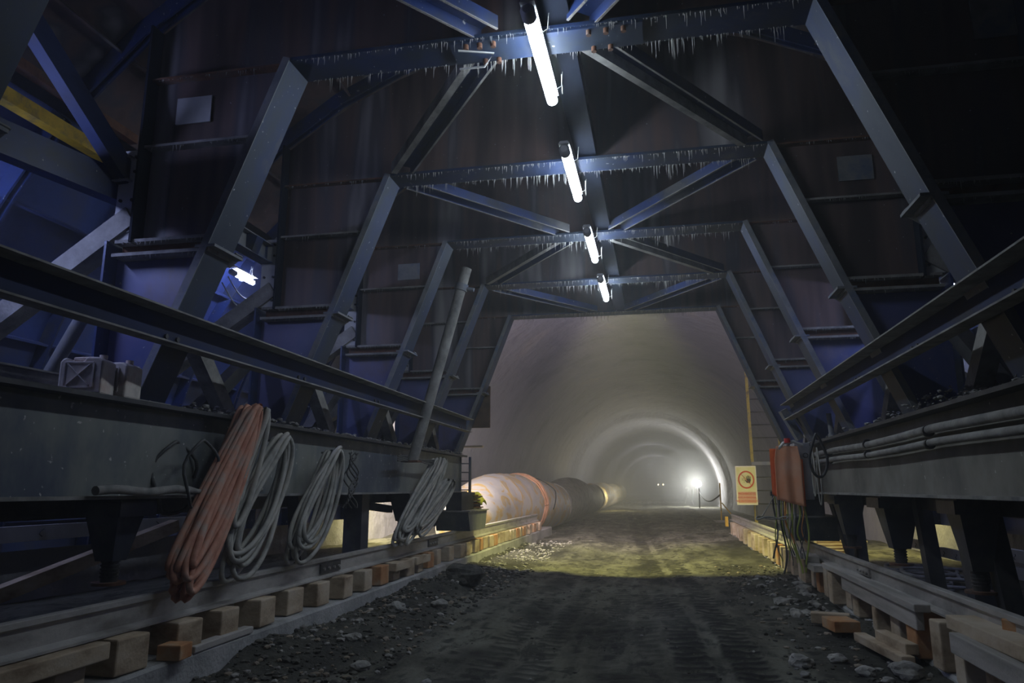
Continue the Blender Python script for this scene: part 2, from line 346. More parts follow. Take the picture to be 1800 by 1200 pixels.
# ------------------------------------------------------------------ portal frames
def arc(hx0, hx1, R_, n_=14):
    a0 = math.acos(hx0/R_); a1 = math.acos(hx1/R_)
    return [(AX+R_*math.cos(a0+(a1-a0)*i/n_), CZ+R_*math.sin(a0+(a1-a0)*i/n_)) for i in range(n_+1)]
def lerp(a, b, t): return a+(b-a)*t
FNAME = ['portal frame directly overhead, its left leg at the upper left edge', 'nearest complete blue portal frame with a pale plate on its web', 'second complete portal frame, at the second ceiling tube', 'third complete portal frame, behind the second ceiling tube', 'fourth complete portal frame, just before the end frame', 'end portal frame bordering the view into the open tunnel']
def make_frame(Y):
    t = thing('portal_frame', '', 'portal frame', (AX, Y, 2.2), 'portal frames of the formwork carriage')
    w0, w1 = Y+.13, Y+.15
    m = MB(); m.poly_prism([(AX-3.05, 4.75), (AX+3.05, 4.75)]+arc(3.05, -3.05, 4.95), 'y', w0, w1)
    m.build('girder_web', M['web'], t)
    m = MB(); m.box(AX-1.9, AX+1.9, Y, Y+.3, 4.74, 4.765); m.build('girder_flange', M['flange'], t)
    for s in (-1, 1):
        m = MB(); m.box(*sorted((AX+s*1.88, AX+s*3.05)), Y+.05, Y+.13, 4.745, 4.76); m.build('girder_stiffener', M['rust'], t)
    for s in (-1, 1):
        X = lambda h: AX+s*h
        m = MB(); m.poly_prism([(X(1.86), 4.75), (X(2.41), 3.33), (X(3.05), 3.33), (X(3.05), 4.75)], 'y', w0, w1); m.build('leg_web', M['web'], t)
        m = MB(); m.poly_prism([(X(2.41), 3.33), (X(2.88), 2.2), (X(3.25), 2.2), (X(3.25), 3.33)], 'y', w0, w1); m.build('lower_leg_web', M['web_low'], t)
        # inner flanges
        for (h0, z0, h1, z1, nm) in ((1.86, 4.76, 2.41, 3.34, 'leg_flange'), (2.41, 3.34, 2.88, 2.2, 'lower_leg_flange')):
            m = MB(); d = Vector((X(h1)-X(h0), 0, z1-z0)).normalized(); nrm = Vector((-d.z, 0, d.x))*.022; q_ = None
            if nrm.x*s < 0: nrm = -nrm
            a = Vector((X(h0), 0, z0))-nrm*.6; b = Vector((X(h1), 0, z1))-nrm*.6
            m.poly_prism([(a.x, a.z), (b.x, b.z), (b.x+nrm.x, b.z+nrm.z), (a.x+nrm.x, a.z+nrm.z)], 'y', Y, Y+.3); m.build(nm, M['flange'], t)
            # pale edge
            m = MB(); m.poly_prism([(a.x-nrm.x*.1, a.z), (b.x-nrm.x*.1, b.z), (b.x+nrm.x*2.6, b.z+nrm.z*2.6), (a.x+nrm.x*2.6, a.z+nrm.z*2.6)], 'y', Y-.008, Y)
            m.build('flange_edge', M['duststeel'], t)
        m = MB(); hx = sorted((X(2.40), X(3.2)))
        m.box(*hx, Y+.02, Y+.29, 3.40, 3.425); m.box(*hx, Y+.0, Y+.29, 3.29, 3.315); m.build('splice_flange', M['dust'], t)
        m = MB(); m.box(*hx, Y+.11, Y+.13, 3.31, 3.4); m.build('splice_web', M['rust'], t)
        m = MB(); hx = sorted((X(2.08), X(3.05))); m.box(*hx, Y+.04, Y+.13, 4.17, 4.19); m.build('stiffener', M['dust'], t)
        m = MB(); m.bar((X(2.36), Y+.34, 3.36), (X(2.47), Y+.34, 3.28), .09, .02, (0, 0, 1)); m.box(*sorted((X(2.34), X(2.5))), Y-.01, Y+.36, 3.315, 3.335); m.build('knee_plate', M['duststeel'], t)
        # outer flanges
        m = MB(); m.box(*sorted((X(3.05), X(3.07))), Y, Y+.3, 3.4, 5.2); m.build('outer_flange', M['spine'], t)
        m = MB(); m.box(*sorted((X(3.25), X(3.27))), Y, Y+.3, 2.2, 3.42); m.build('lower_outer_flange', M['blue'], t)
        # bolted splice plate above the knee
        m = MB(); m.box(*sorted((X(3.08), X(3.25))), Y+.05, Y+.08, 3.43, 4.16)
        for zz in (3.5, 3.75, 3.98, 4.1):
            for hh in (3.11, 3.21): m.cyl((X(hh), Y+.05, zz), (X(hh), Y+.035, zz), .013, 6, 1)
        m.build('bolted_plate', [M['label'], M['black']], t)
        # foot plate
        m = MB(); m.box(*sorted((X(2.82), X(3.3))), Y-.02, Y+.32, 2.195, 2.215); m.build('foot_plate', M['dust'], t)
    # lime icicles hanging from the flange edges
    m = MB(); rnd = random.Random(int(Y*100))
    def row(x0, x1, y, z, nn, lmax):
        for _ in range(nn):
            x = rnd.uniform(x0, x1); l = .012+lmax*rnd.random()**3; l *= .35+.9*abs(noise.noise(Vector((x*1.5, y, z))))*1.6
            m.tube([(x, y+rnd.uniform(-.01, .01), z+.004), (x+rnd.uniform(-.003, .003), y, z-l*.5), (x, y, z-l)], [.003, .0016, .0004], 4, 0, False)
    row(AX-1.8, AX+1.8, Y+.01, 4.742, 240, .09); row(AX-1.8, AX+1.8, Y+.29, 4.742, 240, .13)
    row(AX-1.0, AX+1.0, Y+.29, 4.742, 90, .16)
    for s in (-1, 1):
        a, b = sorted((AX+s*2.12, AX+s*3.0)); row(a, b, Y+.05, 4.17, 30, .06); row(a-.0, b, Y+.06, 4.745, 35, .06)
        a, b = sorted((AX+s*2.45, AX+s*3.15)); row(a, b, Y+.01, 3.29, 20, .04); row(a, b, Y+.02, 3.40, 26, .05)
    ic = m.build('icicles', M['icicle'], t); ic['kind'] = 'stuff'
    return t
f0 = make_frame(FY[0]); f0['label'] = FNAME[0]
for i in range(1, 6):
    f = copy_tree(f0, (AX, FY[i], 2.2)); f['label'] = FNAME[i]
# pale rectangular plates fixed on webs
def plate(x0, x1, z0, z1, y, label, tilt=0):
    m = MB(); m.obox(((x0+x1)/2, y, (z0+z1)/2), (x1-x0, .012, z1-z0), Matrix.Rotation(tilt, 3, 'Y'))
    tag(m.build('plate', M['label'] if x0 < -3.5 else M['duststeel'], loc=((x0+x1)/2, y, z0)), label, 'plate', 'pale plates on the frame webs')
plate(-3.6, -3.3, 4.38, 4.6, 4.628, 'pale rectangular plate on the web of the nearest portal frame, left side')
plate(1.72, 2.02, 4.36, 4.6, 6.728, 'dim pale plate on the right web of the second portal frame')
plate(2.06, 2.34, 4.38, 4.66, 4.628, 'dim pale plate in the dark upper right corner')
plate(-3.3, -3.0, 4.3, 4.52, 8.828, 'faint pale plate on the left web of the third portal frame')

# diagonal bracing under the roof, spine beams
def chan_brace(p1, p2, label, w_=.2, h_=.1, thick=False):
    t = thing('diagonal_brace', label, 'brace', p1, 'diagonal braces below the roof')
    m = MB(); d = Vector(p2)-Vector(p1); m.chan(p1, p2, h_, w_, .014, (0, 0, 1)) if False else m.sweep([(-w_/2, -.05), (-w_/2+.014, -.05), (-w_/2+.014, .036), (w_/2-.014, .036), (w_/2-.014, -.05), (w_/2, -.05), (w_/2, .05), (-w_/2, .05)], p1, p2)
    m.build('channel', M['blue'], t)
    m = MB()
    for sgn in (-1, 1): m.sweep([(sgn*(w_/2-.007)-.009, -.056), (sgn*(w_/2-.007)+.009, -.056), (sgn*(w_/2-.007)+.009, -.05), (sgn*(w_/2-.007)-.009, -.05)], p1, p2)
    if thick: m.sweep([(-w_/2-.012, -.06), (-w_/2+.05, -.06), (-w_/2+.05, .05), (-w_/2-.012, .05)], p1, p2)
    m.build('crusted_edge', M['dust'] if thick else M['crust'], t)
    return t
bays = ['nearest', 'second', 'third', 'fourth', 'farthest']
BR = 'brace in the %s roof bay, running to the %s side'
for i in range(5):
    y0, y1 = FY[i]+.3, FY[i+1]
    for s, nm in ((-1, 'left'), (1, 'right')):
        if i % 2 == 0: a = (AX+s*1.72, y0, 4.80); b = (AX+s*.32, y1-.0, 4.80)
        else: a = (AX+s*.32, y0, 4.80); b = (AX+s*1.72, y1, 4.80)
        if i == 1: a = (AX+s*.36, y0-.1, 4.80)
        chan_brace(a, b, 'crusted blue channel '+BR % (bays[i], nm), .2, .1, i in (1, 3))
    m = MB(); m.bar((AX+.16, FY[i]+.16, 4.87), (AX+.16, FY[i+1]+.13, 4.87), .2, .16)
    tag(m.build('spine_beam', M['spine'], loc=(AX+.16, FY[i], 4.87)), 'dark blue centre beam above the tube lights in the %s bay' % bays[i], 'beam', 'centre beams of the roof')
# gusset with row of bolts near first lamp
t = thing('gusset_plate', 'blue bolted gusset plate at the top of the nearest complete frame', 'plate', (AX, 4.66, 4.735))
m = MB(); m.box(AX-.62, AX+.75, 4.53, 4.79, 4.722, 4.738); gp = m.build('plate', M['flange'], t)
for (x, y) in [(-.5, 4.56), (-.4, 4.56), (-.3, 4.56), (.38, 4.56), (.5, 4.56), (.62, 4.56), (-.4, 4.76), (-.3, 4.76), (.4, 4.76), (.52, 4.76)]:
    m = MB(); m.cyl((AX+x, y, 4.722), (AX+x, y, 4.685), .02, 6); m.build('bolt', M['rust'], gp)
# roof shuttering above
def shell(a0, a1, y0, y1, mat, parent, name, R_=5.12, th=.02, nseg=10):
    m = MB(); P = []
    for rr in (R_, R_+th):
        P.append([(AX+rr*math.cos(math.radians(a0+(a1-a0)*i/nseg)), CZ+rr*math.sin(math.radians(a0+(a1-a0)*i/nseg))) for i in range(nseg+1)])
    m.poly_prism(P[0]+P[1][::-1], 'y', y0, y1); return m.build(name, mat, parent)
def panel(a0, a1, y0, y1, label, cat='formwork panel', mat='form', group='formwork panels'):
    t = thing('formwork_panel', label, cat, (AX, y0, CZ), group)
    shell(a0, a1, y0, y1, M[mat], t, 'skin')
    k = a0+4 if a1 > a0 else a0-4
    steps = 7; 
    for i in range(steps):
        a = math.radians(lerp(a0, a1, (i+.5)/steps)); c, s_ = math.cos(a), math.sin(a)
        m = MB(); m.bar((AX+5.06*c, y0+.02, CZ+5.06*s_), (AX+5.06*c, y1-.02, CZ+5.06*s_), .02, .12, (c, 0, s_)); m.build('rib', M[mat], t)
    for yy in (y0+.03, (y0+y1)/2, y1-.03):
        m = MB(); P = [[(AX+rr*math.cos(math.radians(a0+(a1-a0)*i/10)), CZ+rr*math.sin(math.radians(a0+(a1-a0)*i/10))) for i in range(11)] for rr in (4.98, 5.12)]
        m.poly_prism(P[0]+P[1][::-1], 'y', yy-.01, yy+.01); m.build('arch_rib', M['blue'], t)
    return t
pa, pb = 2.4, 13.1
L3 = [2.2, 4.6, 6.7, 8.8, 10.9, 13.1]
for i in range(5):
    panel(183, 140, L3[i], L3[i+1]-.01, 'blue ribbed wall shutter on the left side, %s bay' % bays[i])
    panel(-3, 40, L3[i], L3[i+1]-.01, 'blue ribbed wall shutter on the right side, %s bay' % bays[i])
    panel(41, 139, L3[i], L3[i+1]-.01, 'dark roof shutter above the frames, %s bay' % bays[i], mat='web')

# ------------------------------------------------------------------ outer struts, yellow walkway beams
def strut(p1, p2, label, kind='box', mat='dust', w_=.15):
    m = MB()
    if kind == 'box':
        m.bar(p1, p2, w_, w_, (0, 0, 1), 0)
        mm = M['dust'] if mat == 'dust' else M[mat]
    else:
        m.tube([p1, p2], w_/2, 14); mm = M[mat]
    return tag(m.build('strut', mm, loc=p1), label, 'strut', 'struts beside the frames')
for i, y in enumerate(FY[1:5]):
    for s, sn in ((-1, 'left'), (1, 'right')):
        X = lambda h: AX+s*h
        strut((X(3.1), y+.1, 3.62), (X(4.78), y+.1, 2.48), 'square grey strut sloping from frame to wall shutter, %s side, %s from camera' % (sn, ORD[i]), w_=.16)
        strut((X(3.45), y+.12, 2.95), (X(3.85), y+.12, 2.2), 'round grey prop under the sloping strut, %s side, %s from camera' % (sn, ORD[i]), 'tube', 'duststeel', .1)
        # transverse link and longitudinal beams
        if i == 0: continue
        m = MB(); m.bar((X(3.1), y-.3, 3.98), (X(3.9), y-.3, 4.25), .12, .16); tag(m.build('link_beam', M['blue'], loc=(X(3.1), y-.3, 4)), 'dark blue link beam above the sloping strut, %s side, %s from camera' % (sn, ORD[i]), 'beam', 'link beams')
for s, sn in ((-1, 'left'), (1, 'right')):
    X = lambda h: AX+s*h
    for i in range(4):
        y0 = FY[i+1]+.3; y1 = FY[i+2]
        # beam joining outer columns
        m = MB(); m.chan((X(3.2), y0-.35 if i else y0-2.2, 4.02), (X(3.2), y1, 4.02), .14, .2, .014, mi=0) if False else m.ibeam((X(3.2), y0-.3, 4.0), (X(3.2), y1, 4.0), .14, .2)
        tag(m.build('walkway_beam', M['blue'] if i % 2 else M['duststeel'], loc=(X(3.2), y0, 4)), 'horizontal I-beam joining outer columns, %s side, bay %s from camera' % (sn, ORD[i]), 'beam', 'outer horizontal beams')
        # crossing diagonals just behind the legs above the main girder
        ym = (y0+y1)/2
        m = MB(); m.bar((X(3.02), y0+.0, 3.3), (X(3.05), ym+.2, 2.24), .13, .13, (1, 0, 0)); m.bar((X(3.02), y0, 3.3), (X(3.02), y0+.05, 3.42), .2, .05, (1, 0, 0))
        if False: pass
        tag(m.build('side_brace', M['dust'], loc=(X(3.05), y0, 2.2)), 'pale square brace sloping down behind the leg, %s side, bay %s from camera' % (sn, ORD[i]), 'brace', 'side braces')
        m = MB(); m.bar((X(3.18), y1-.05, 2.95), (X(3.18), ym-.05, 2.24), .12, .12, (1, 0, 0))
        tag(m.build('side_brace', M['black'], loc=(X(3.2), y1, 2.2)), 'dark short brace meeting the girder top, %s side, bay %s from camera' % (sn, ORD[i]), 'brace', 'side braces')
for (z0, x, lab, h) in ((4.13, -4.6, 'ochre yellow longitudinal tube high behind the nearest left leg', .1), ):
    m = MB(); m.bar((x, 3.3, 4.42), (x, 5.2, 4.42), .1, .11); tag(m.build('longitudinal_tube', M['yellow'], loc=(x, 2.4, 4.33)), lab, 'tube')
m = MB(); m.bar((-4.45, 3.3, 4.62), (-4.45, 5.2, 4.62), .08, .08); tag(m.build('longitudinal_tube', M['rust'], loc=(-4.62, 2.4, 4.55)), 'brown tube just above the ochre yellow tube', 'tube')
m = MB(); m.bar((-4.42, 3.2, 3.92), (-3.95, 5.0, 3.88), .12, .24); tag(m.build('cross_beam', M['blue'], loc=(-4.2, 2.4, 4.1)), 'blue beam below the ochre yellow tube at the upper left', 'beam')
m = MB(); m.bar((-4.3, 7.4, 4.2), (-4.3, 9.2, 4.2), .1, .12); tag(m.build('longitudinal_tube', M['yellow'], loc=(-4.3, 7.4, 4.2)), 'small yellow tube above the left side tube light', 'tube')
for (p, q, lab) in (((-4.05, 3.2, 5.0), (-3.95, 4.6, 3.95), 'dark blue diagonal bar at the upper left, behind the nearest frame'),):
    m = MB(); m.bar(p, q, .1, .16); tag(m.build('diagonal_bar', M['guide'], loc=p), lab, 'bar')

# ------------------------------------------------------------------ main longitudinal girders
def main_girder(s, xin, label):
    t = thing('main_girder', label, 'girder', (xin, 6, 1.53), 'main girders of the carriage')
    y0, y1 = -1.5, 13.25 if s < 0 else 13.0
    w = xin+s*.11; wm = M['gird'] if s < 0 else M['girddust']
    m = MB(); m.box(*sorted((w, w+s*.02)), y0, y1, 1.552, 2.165); m.build('web', wm, t)
    m = MB(); m.box(*sorted((xin-s*.02, xin+s*.42)), y0, y1, 2.165, 2.195); m.build('top_flange', M['black'], t)
    m = MB(); m.box(*sorted((xin-s*.02, xin+s*.42)), y0, y1, 1.53, 1.552); m.build('bottom_flange', M['dust'], t)
    m = MB(); m.box(*sorted((xin+s*.42, xin+s*.44)), y0, y1, 1.4, 2.165); m.build('back_plate', M['black'], t)
    m = MB(); m.box(*sorted((xin+s*.09, xin+s*.42)), y1-.02, y1, 1.552, 2.165); m.build('end_plate', M['gird'], t)
    return t
main_girder(-1, -3.5, 'long blue and grey dusty main girder on the left, hung with hoses')
main_girder(1, 2.0, 'long dusty grey main girder on the right, carrying two pipes')
# guide rails along the frame legs
def guide(x, s, y0, y1, z, label):
    t = thing('guide_beam', label, 'beam', (x, y0, z))
    m = MB(); m.box(*sorted((x+s*.09, x+s*.102)), y0, y1, z-.1, z+.1); m.build('web', M['guide'], t)
    m = MB(); m.box(*sorted((x-s*.05, x+s*.10)), y0, y1, z+.1, z+.112); m.build('top_flange', M['dust'], t)
    m = MB(); m.box(*sorted((x-s*.02, x+s*.10)), y0, y1, z-.112, z-.1); m.build('bottom_flange', M['dust'], t)
    m = MB(); m.rock((x, (y0+y1)/2, z+.11), (.02, .02, .008), 1)
    for k in range(160):
        yy = random.uniform(y0, y1); m.rock((x+random.uniform(-.04, .04), yy, z+.113), (random.uniform(.006, .02),)*2+(.006,), k, 0, 1)
    g = m.build('grit', M['dust'], t); g['kind'] = 'stuff'
    for k in range(6):
        yy = lerp(y0+2, y1-.4, k/5)
        m = MB()
        for dy in (-.06, .06): m.cyl((x+s*.075, yy+dy, z-.05), (x+s*.09, yy+dy, z-.05), .018, 8)
        m.build('bolt', M['black'], t)
guide(-3.21, -1, .5, 12.45, 2.675, 'long dark blue guide beam across the left frame legs')
guide(1.81, 1, .5, 11.1, 2.675, 'long dark blue guide beam across the right frame legs')
# bracket at right guide end
t = thing('clamp_bracket', 'green-blue clamp bracket at the far end of the right guide beam', 'bracket', (1.95, 11.3, 2.6))
m = MB(); m.bar((1.80, 11.2, 2.72), (2.02, 11.25, 2.3), .1, .1); m.build('arm', M['duststeel'], t)
m = MB(); m.bar((1.90, 11.05, 2.72), (2.08, 11.05, 2.42), .12, .08); m.build('plate', M['blue'], t)

# pale round prop leaning at the third/fourth frame
t = thing('prop_pipe', 'pale round steel prop leaning from the roof to the left girder', 'prop', (-3.3, 9.55, 1.98))
p1, p2 = Vector((-3.36, 9.8, 1.98)), Vector((-2.62, 9.8, 4.72))
m = MB(); m.tube([p1, p2], .075, 16); m.build('pipe', M['dust'], t)
m = MB(); q = p1.lerp(p2, .88); m.cyl(q-Vector((0, .0, 0)), q+(p2-p1).normalized()*.1, .095, 16); m.cyl(q+Vector((.05, 0, .03)), q+Vector((.2, 0, .0)), .03, 8); m.build('collar', M['duststeel'], t)
m = MB(); m.box(-3.5, -3.26, 9.7, 9.9, 1.955, 1.98); m.build('foot_plate', M['rust'], t)

# ------------------------------------------------------------------ two pipes on the right girder, hose loop
def pipe_path(z, dz): return [(2.03, 13.0-i*1.0, z+.012*math.sin(i*1.7+dz)+(-.05 if i < 1 else 0)) for i in range(14)]
for z, r, lab in ((2.03, .034, 'upper dusty pipe clipped along the right girder'), (1.93, .029, 'lower dusty pipe clipped along the right girder')):
    t = thing('service_pipe', lab, 'pipe', (2.03, 6, z), 'service pipes')
    m = MB(); m.tube(pipe_path(z, z), r, 12); m.build('pipe', M['dust'], t)
    for k in range(5):
        y = 4.4+k*1.7; m = MB(); m.tube([(2.03, y, z), (2.03, y+.03, z)], r+.012, 12); m.build('clip', M['black'], t)
def loop(cx, cy, z0, z1, w_, axis_y=True, tilt=0, n_=26, x=0):
    pts = []
    for i in range(n_+1):
        a = -math.pi/2+2*math.pi*i/n_+math.pi
        zz = (z0+z1)/2+(z1-z0)/2*math.sin(a); k = .3+.7*min(1, (z1-zz)/(z1-z0)*1.7)
        pts.append((cx, cy+w_/2*math.cos(a)*k+tilt*(z1-zz), zz))
    return pts
m = MB(); m.tube([(1.86+(p[1]-9.3)*.62, 9.3, p[2]) for p in loop(1.94, 9.3, 1.73, 2.24, .34)], .017, 8)
tag(m.build('hose_loop', M['hoseblack'], loc=(1.94, 9.3, 1.73)), 'black rubber hose loop hanging in front of the right girder pipes', 'hose')
m = MB(); m.tube([(2.08, 9.5, 2.19), (2.06, 9.5, 2.5)], .03, 10); m.tube([(2.08, 9.5, 2.19), (2.08, 9.5, 2.25)], .045, 10); tag(m.build('valve_stem', M['duststeel'], loc=(2.08, 9.5, 2.2)), 'short upright dusty pipe stub on the right girder top', 'pipe stub')
# rubble on the girder tops
def rubble(name, x0, x1, y0, y1, z, nn, smin, smax, mat, label, cat='rubble', mound=None):
    m = MB(); rnd = random.Random(nn)
    for k in range(nn):
        s_ = smin+(smax-smin)*rnd.random()**2.5; x = rnd.uniform(x0, x1); y = rnd.uniform(y0, y1)
        zz = z(x, y) if callable(z) else z
        if mound: zz += mound(x, y)*rnd.random()
        m.rock((x, y, zz+s_*.25), (s_*rnd.uniform(.7, 1.3), s_*rnd.uniform(.7, 1.3), s_*rnd.uniform(.4, .7)), k, rnd.choice((0, 0, 0, 1, 2)) if mat is M['pebble'] else 0, 1)
    o = m.build(name, [mat, M['stone'], M['tan']] if mat is M['pebble'] else mat); o['kind'] = 'stuff'; return tag(o, label, cat)
gm = lambda x, y: .07*abs(noise.noise(Vector((x*2, y*1.3, 0))))*2.2
rubble('rubble', -3.86, -3.5, 5.0, 13, 2.195, 1300, .006, .032, M['dust'], 'grey rubble spilled along the top of the left main girder', mound=gm)
rubble('rubble', 2.04, 2.4, 4.5, 12.2, 2.195, 1300, .006, .032, M['dust'], 'grey rubble along the top of the right main girder', mound=lambda x, y: gm(x, y)+.09*math.exp(-((y-6.3)/.5)**2))

# ------------------------------------------------------------------ feet, jacks, end wheel boxes
def jack(x, y, zb, label, w_=.34, side=1):
    t = thing('screw_jack', label, 'jack', (x, y, zb), 'screw jacks below the main girders')
    zt = 1.53
    m = MB(); a, b, zc = w_*.45, w_*.2, zb+.16
    v = [(x+sx*a, y+sy*a, zt) for sx, sy in ((-1, -1), (1, -1), (1, 1), (-1, 1))]+[(x+sx*b, y+sy*b, zc) for sx, sy in ((-1, -1), (1, -1), (1, 1), (-1, 1))]
    m.add(v, [(0, 1, 2, 3), (7, 6, 5, 4)]+[(i, (i+1) % 4, (i+1) % 4+4, i+4) for i in range(4)]); m.box(x-a*1.2, x+a*1.2, y-a*1.2, y+a*1.2, zt-.12, zt-.02)
    m.build('body', M['jack'], t)
    m = MB(); m.cyl((x, y, zc), (x, y, zb+.02), .055, 12)
    for k in range(6): m.cyl((x, y, zb+.05+k*.025), (x, y, zb+.06+k*.025), .062, 12)
    m.build('screw', M['black'], t)
    m = MB(); m.cyl((x, y, zb), (x, y, zb+.02), .11, 16); m.build('foot_plate', M['rust'], t)
jack(-3.75, 4.6, .95, 'blue screw jack under the left girder, nearest one, foot plate in the air')
jack(-3.75, 10.5, .97, 'dark blue screw jack under the left girder against yellow-lit wall')
jack(2.3, 6.2, .84, 'screw jack under the right girder, nearest one')
jack(2.3, 8.05, .86, 'screw jack under the right girder, middle one', .4)
jack(2.3, 9.95, .88, 'screw jack under the right girder, farthest one, against yellow-lit wall', .38)
def post(p1, p2, label, mat='black', w_=.13):
    m = MB(); m.bar(p1, p2, w_, w_, (1, 0, 0)); tag(m.build('support_post', M[mat], loc=p2), label, 'post', 'support posts under the girders')
post((2.42, 10.15, 1.45), (2.42, 10.0, .44), 'black post beside the farthest right screw jack')
post((2.42, 11.3, 1.45), (2.42, 10.15, .46), 'black slanted post leaning away from the farthest right jack')
post((2.44, 7.76, 1.5), (2.44, 7.5, .45), 'black post beside the middle right screw jack')
post((2.5, 6.9, 1.5), (2.5, 6.7, .45), 'dark post between the nearest and middle right jacks', 'jack', .15)
post((2.44, 6.3, 1.5), (2.44, 6.0, .45), 'brown-black post right of the nearest right jack')
post((-3.8, 8.95, 1.53), (-3.8, 8.95, .62), 'dark blue thick post under the left girder behind the grey hoses', 'jack', .24)
post((-3.85, 7.4, 1.53), (-3.85, 7.6, .6), 'black post under the left girder between hose coils')
# side tie bars below left girder
for (a, b, lab) in (((-4.1, 9.2, 1.42), (-3.9, 10.4, 1.3), 'nearest of two dark tie channels under the left girder'), ((-3.9, 10.6, 1.46), (-4.2, 12.2, 1.2), 'farther dark tie channel under the left girder'), ((-4.4, 12.0, 1.5), (-3.8, 12.4, 1.0), 'short dark tie near the far end of the left girder')):
    m = MB(); m.bar(a, b, .1, .1); tag(m.build('tie_bar', M['black'], loc=a), lab, 'tie bar')
def wheel_box(x, y0, y1, label):
    t = thing('wheel_box', label, 'wheel housing', (x, (y0+y1)/2, .92), 'end wheel housings')
    m = MB(); m.poly_prism([(y0, 1.2), (y1, 1.2), (y1-.14, .88), (y0+.14, .88)], 'x', x-.3, x+.3)
    m.build('housing', M['gird'], t)
    m = MB(); m.box(x-.33, x+.33, y0-.02, y1+.02, 1.2, 1.22); m.build('top_plate', M['dust'], t)
    for dy in (-.18, .22):
        m = MB(); yc = (y0+y1)/2+dy
        m.tube([(x-.05, yc, 1.03), (x+.05, yc, 1.03)], .13, 20); m.tube([(x-.07, yc, 1.03), (x-.05, yc, 1.03)], .15, 20); wh = m.build('wheel', M['black'], t); m = MB(); m.cyl((x-.09, yc, 1.03), (x+.08, yc, 1.03), .04, 12); m.build('hub', M['duststeel'], wh)
    m = MB(); m.box(x-.14, x+.14, y0+.15, y1-.3, 1.22, 1.53); m.build('pedestal', M['black'], t)
wheel_box(-3.52, 12.35, 13.75, 'streaked dark wheel housing on the left rail at the end of the girder')
wheel_box(2.12, 11.0, 12.0, 'dark wheel housing on the right rail below the orange vest')
# ------------------------------------------------------------------ rails, fishplates, blocks, planks
def rail(x, y0, y1, zb, h, label, fish):
    t = thing('crane_rail', label, 'rail', (x, y0, zb), 'rails of the carriage')
    prof = [(-.065, 0), (.065, 0), (.065, .015), (.012, .035), (.012, h-.05), (.035, h-.035), (.035, h-.004), (.028, h), (-.028, h), (-.035, h-.004), (-.035, h-.035), (-.012, h-.05), (-.012, .035), (-.065, .015)]
    m = MB(); m.sweep(prof, (x, y0, zb), (x, y1, zb)); m.build('rail', M['rail'], t)
    for y in fish:
        for sd in (-1, 1):
            m = MB(); m.box(*sorted((x+sd*.012, x+sd*.032)), y-.24, y+.24, zb+.045, zb+h-.055)
            fp = m.build('fishplate', M['black'] if sd > 0 else M['rail'], t)
            for k in range(4):
                m = MB(); m.cyl((x+sd*.03, y-.18+k*.12, zb+h*.45), (x+sd*.052, y-.18+k*.12, zb+h*.45), .016, 6); m.build('bolt', M['rail'], fp)
rail(-3.5, .5, 21.2, .685, .2, 'left dusty steel rail standing on timber blocks', (7.55, 11.2))
rail(2.1, .5, 23.5, .66, .18, 'right dusty steel rail standing on timber blocks', (8.6, 14.2))
m = MB(); m.box(-3.74, -3.56, .5, 19, .56, .70); tag(m.build('bearer_plank', M['plank'], loc=(-3.65, .5, .56)), 'dusty bearer plank behind the left rail', 'plank')
GB = 'timber blocks under the left rail'
y = 3.35; k = 0
rndb = random.Random(3)
while y < 21.3 and k < 40:
    L = rndb.uniform(.22, .30) if y < 12 else rndb.uniform(.25, .33); W = rndb.uniform(.2, .27); hz = .68-.455
    jit = rndb.uniform(-.035, .03)
    m = MB(); m.obox((-3.47+jit, y+L/2, .455+hz/2), (W+.04, L, hz-.004), rndb.uniform(-.08, .08))
    o = m.build('timber_block', M['woodend'] if rndb.random() < .3 else M['wood'], loc=(-3.47, y+L/2, .455), bevel=.012)
    tag(o, 'timber block below the left rail, %s from its near end' % ORD[k], 'timber block', GB)
    y += L+(rndb.uniform(.17, .32) if y < 12 else rndb.uniform(.06, .16)); k += 1
GB = 'timber blocks under the right rail'
y = 3.0; k = 0
while y < 23.2 and k < 40:
    L = rndb.uniform(.17, .26); hz = .655-.31; W = rndb.uniform(.2, .3)
    m = MB(); m.obox((2.07+rndb.uniform(-.04, .03), y+L/2, .305+hz/2), (W, L, hz-.004), rndb.uniform(-.1, .1))
    o = m.build('timber_block', M['woodend'] if rndb.random() < .15 else M['wood'], loc=(2.08, y+L/2, .305), bevel=.012)
    tag(o, 'upright timber block below the right rail, %s from its near end' % ORD[k], 'timber block', GB)
    y += L+(rndb.uniform(.16, .34) if y < 12 else rndb.uniform(.2, .4)); k += 1
def plankbox(c, size, rz, label, mat='wood', name='plank', ry=0, bevel=.008):
    m = MB(); m.obox(c, size, Matrix.Rotation(rz, 3, 'Z') @ Matrix.Rotation(ry, 3, 'X'))
    return tag(m.build(name, M[mat], loc=c, bevel=bevel), label, 'plank' if name == 'plank' else 'timber')
plankbox((-3.33, 3.55, .645), (.1, 1.1, .1), 0, 'thick timber plank beside the left rail at the lower left corner')
plankbox((-3.33, 5.35, .475), (.09, .8, .05), .02, 'thin board lying on the left kerb before the blocks', 'plank')
plankbox((-3.3, 4.75, .51), (.17, .16, .1), .1, 'small orange timber offcut on the left kerb', 'woodend', 'timber_offcut')
plankbox((-3.31, 9.3, .63), (.1, .62, .1), 0, 'short timber lying under the rail edge, left side, nearer of two', 'wood')
plankbox((-3.31, 10.1, .63), (.1, .62, .1), 0, 'short timber lying under the rail edge, left side, farther of two', 'wood')
plankbox((1.93, 8.0, .70), (.12, 3.3, .06), .0, 'long dusty plank along the right rail with a blunt near end', 'plank')
plankbox((1.92, 7.6, .60), (.06, 2.4, .14), .0, 'plank standing on edge under the long plank, right rail', 'plank')
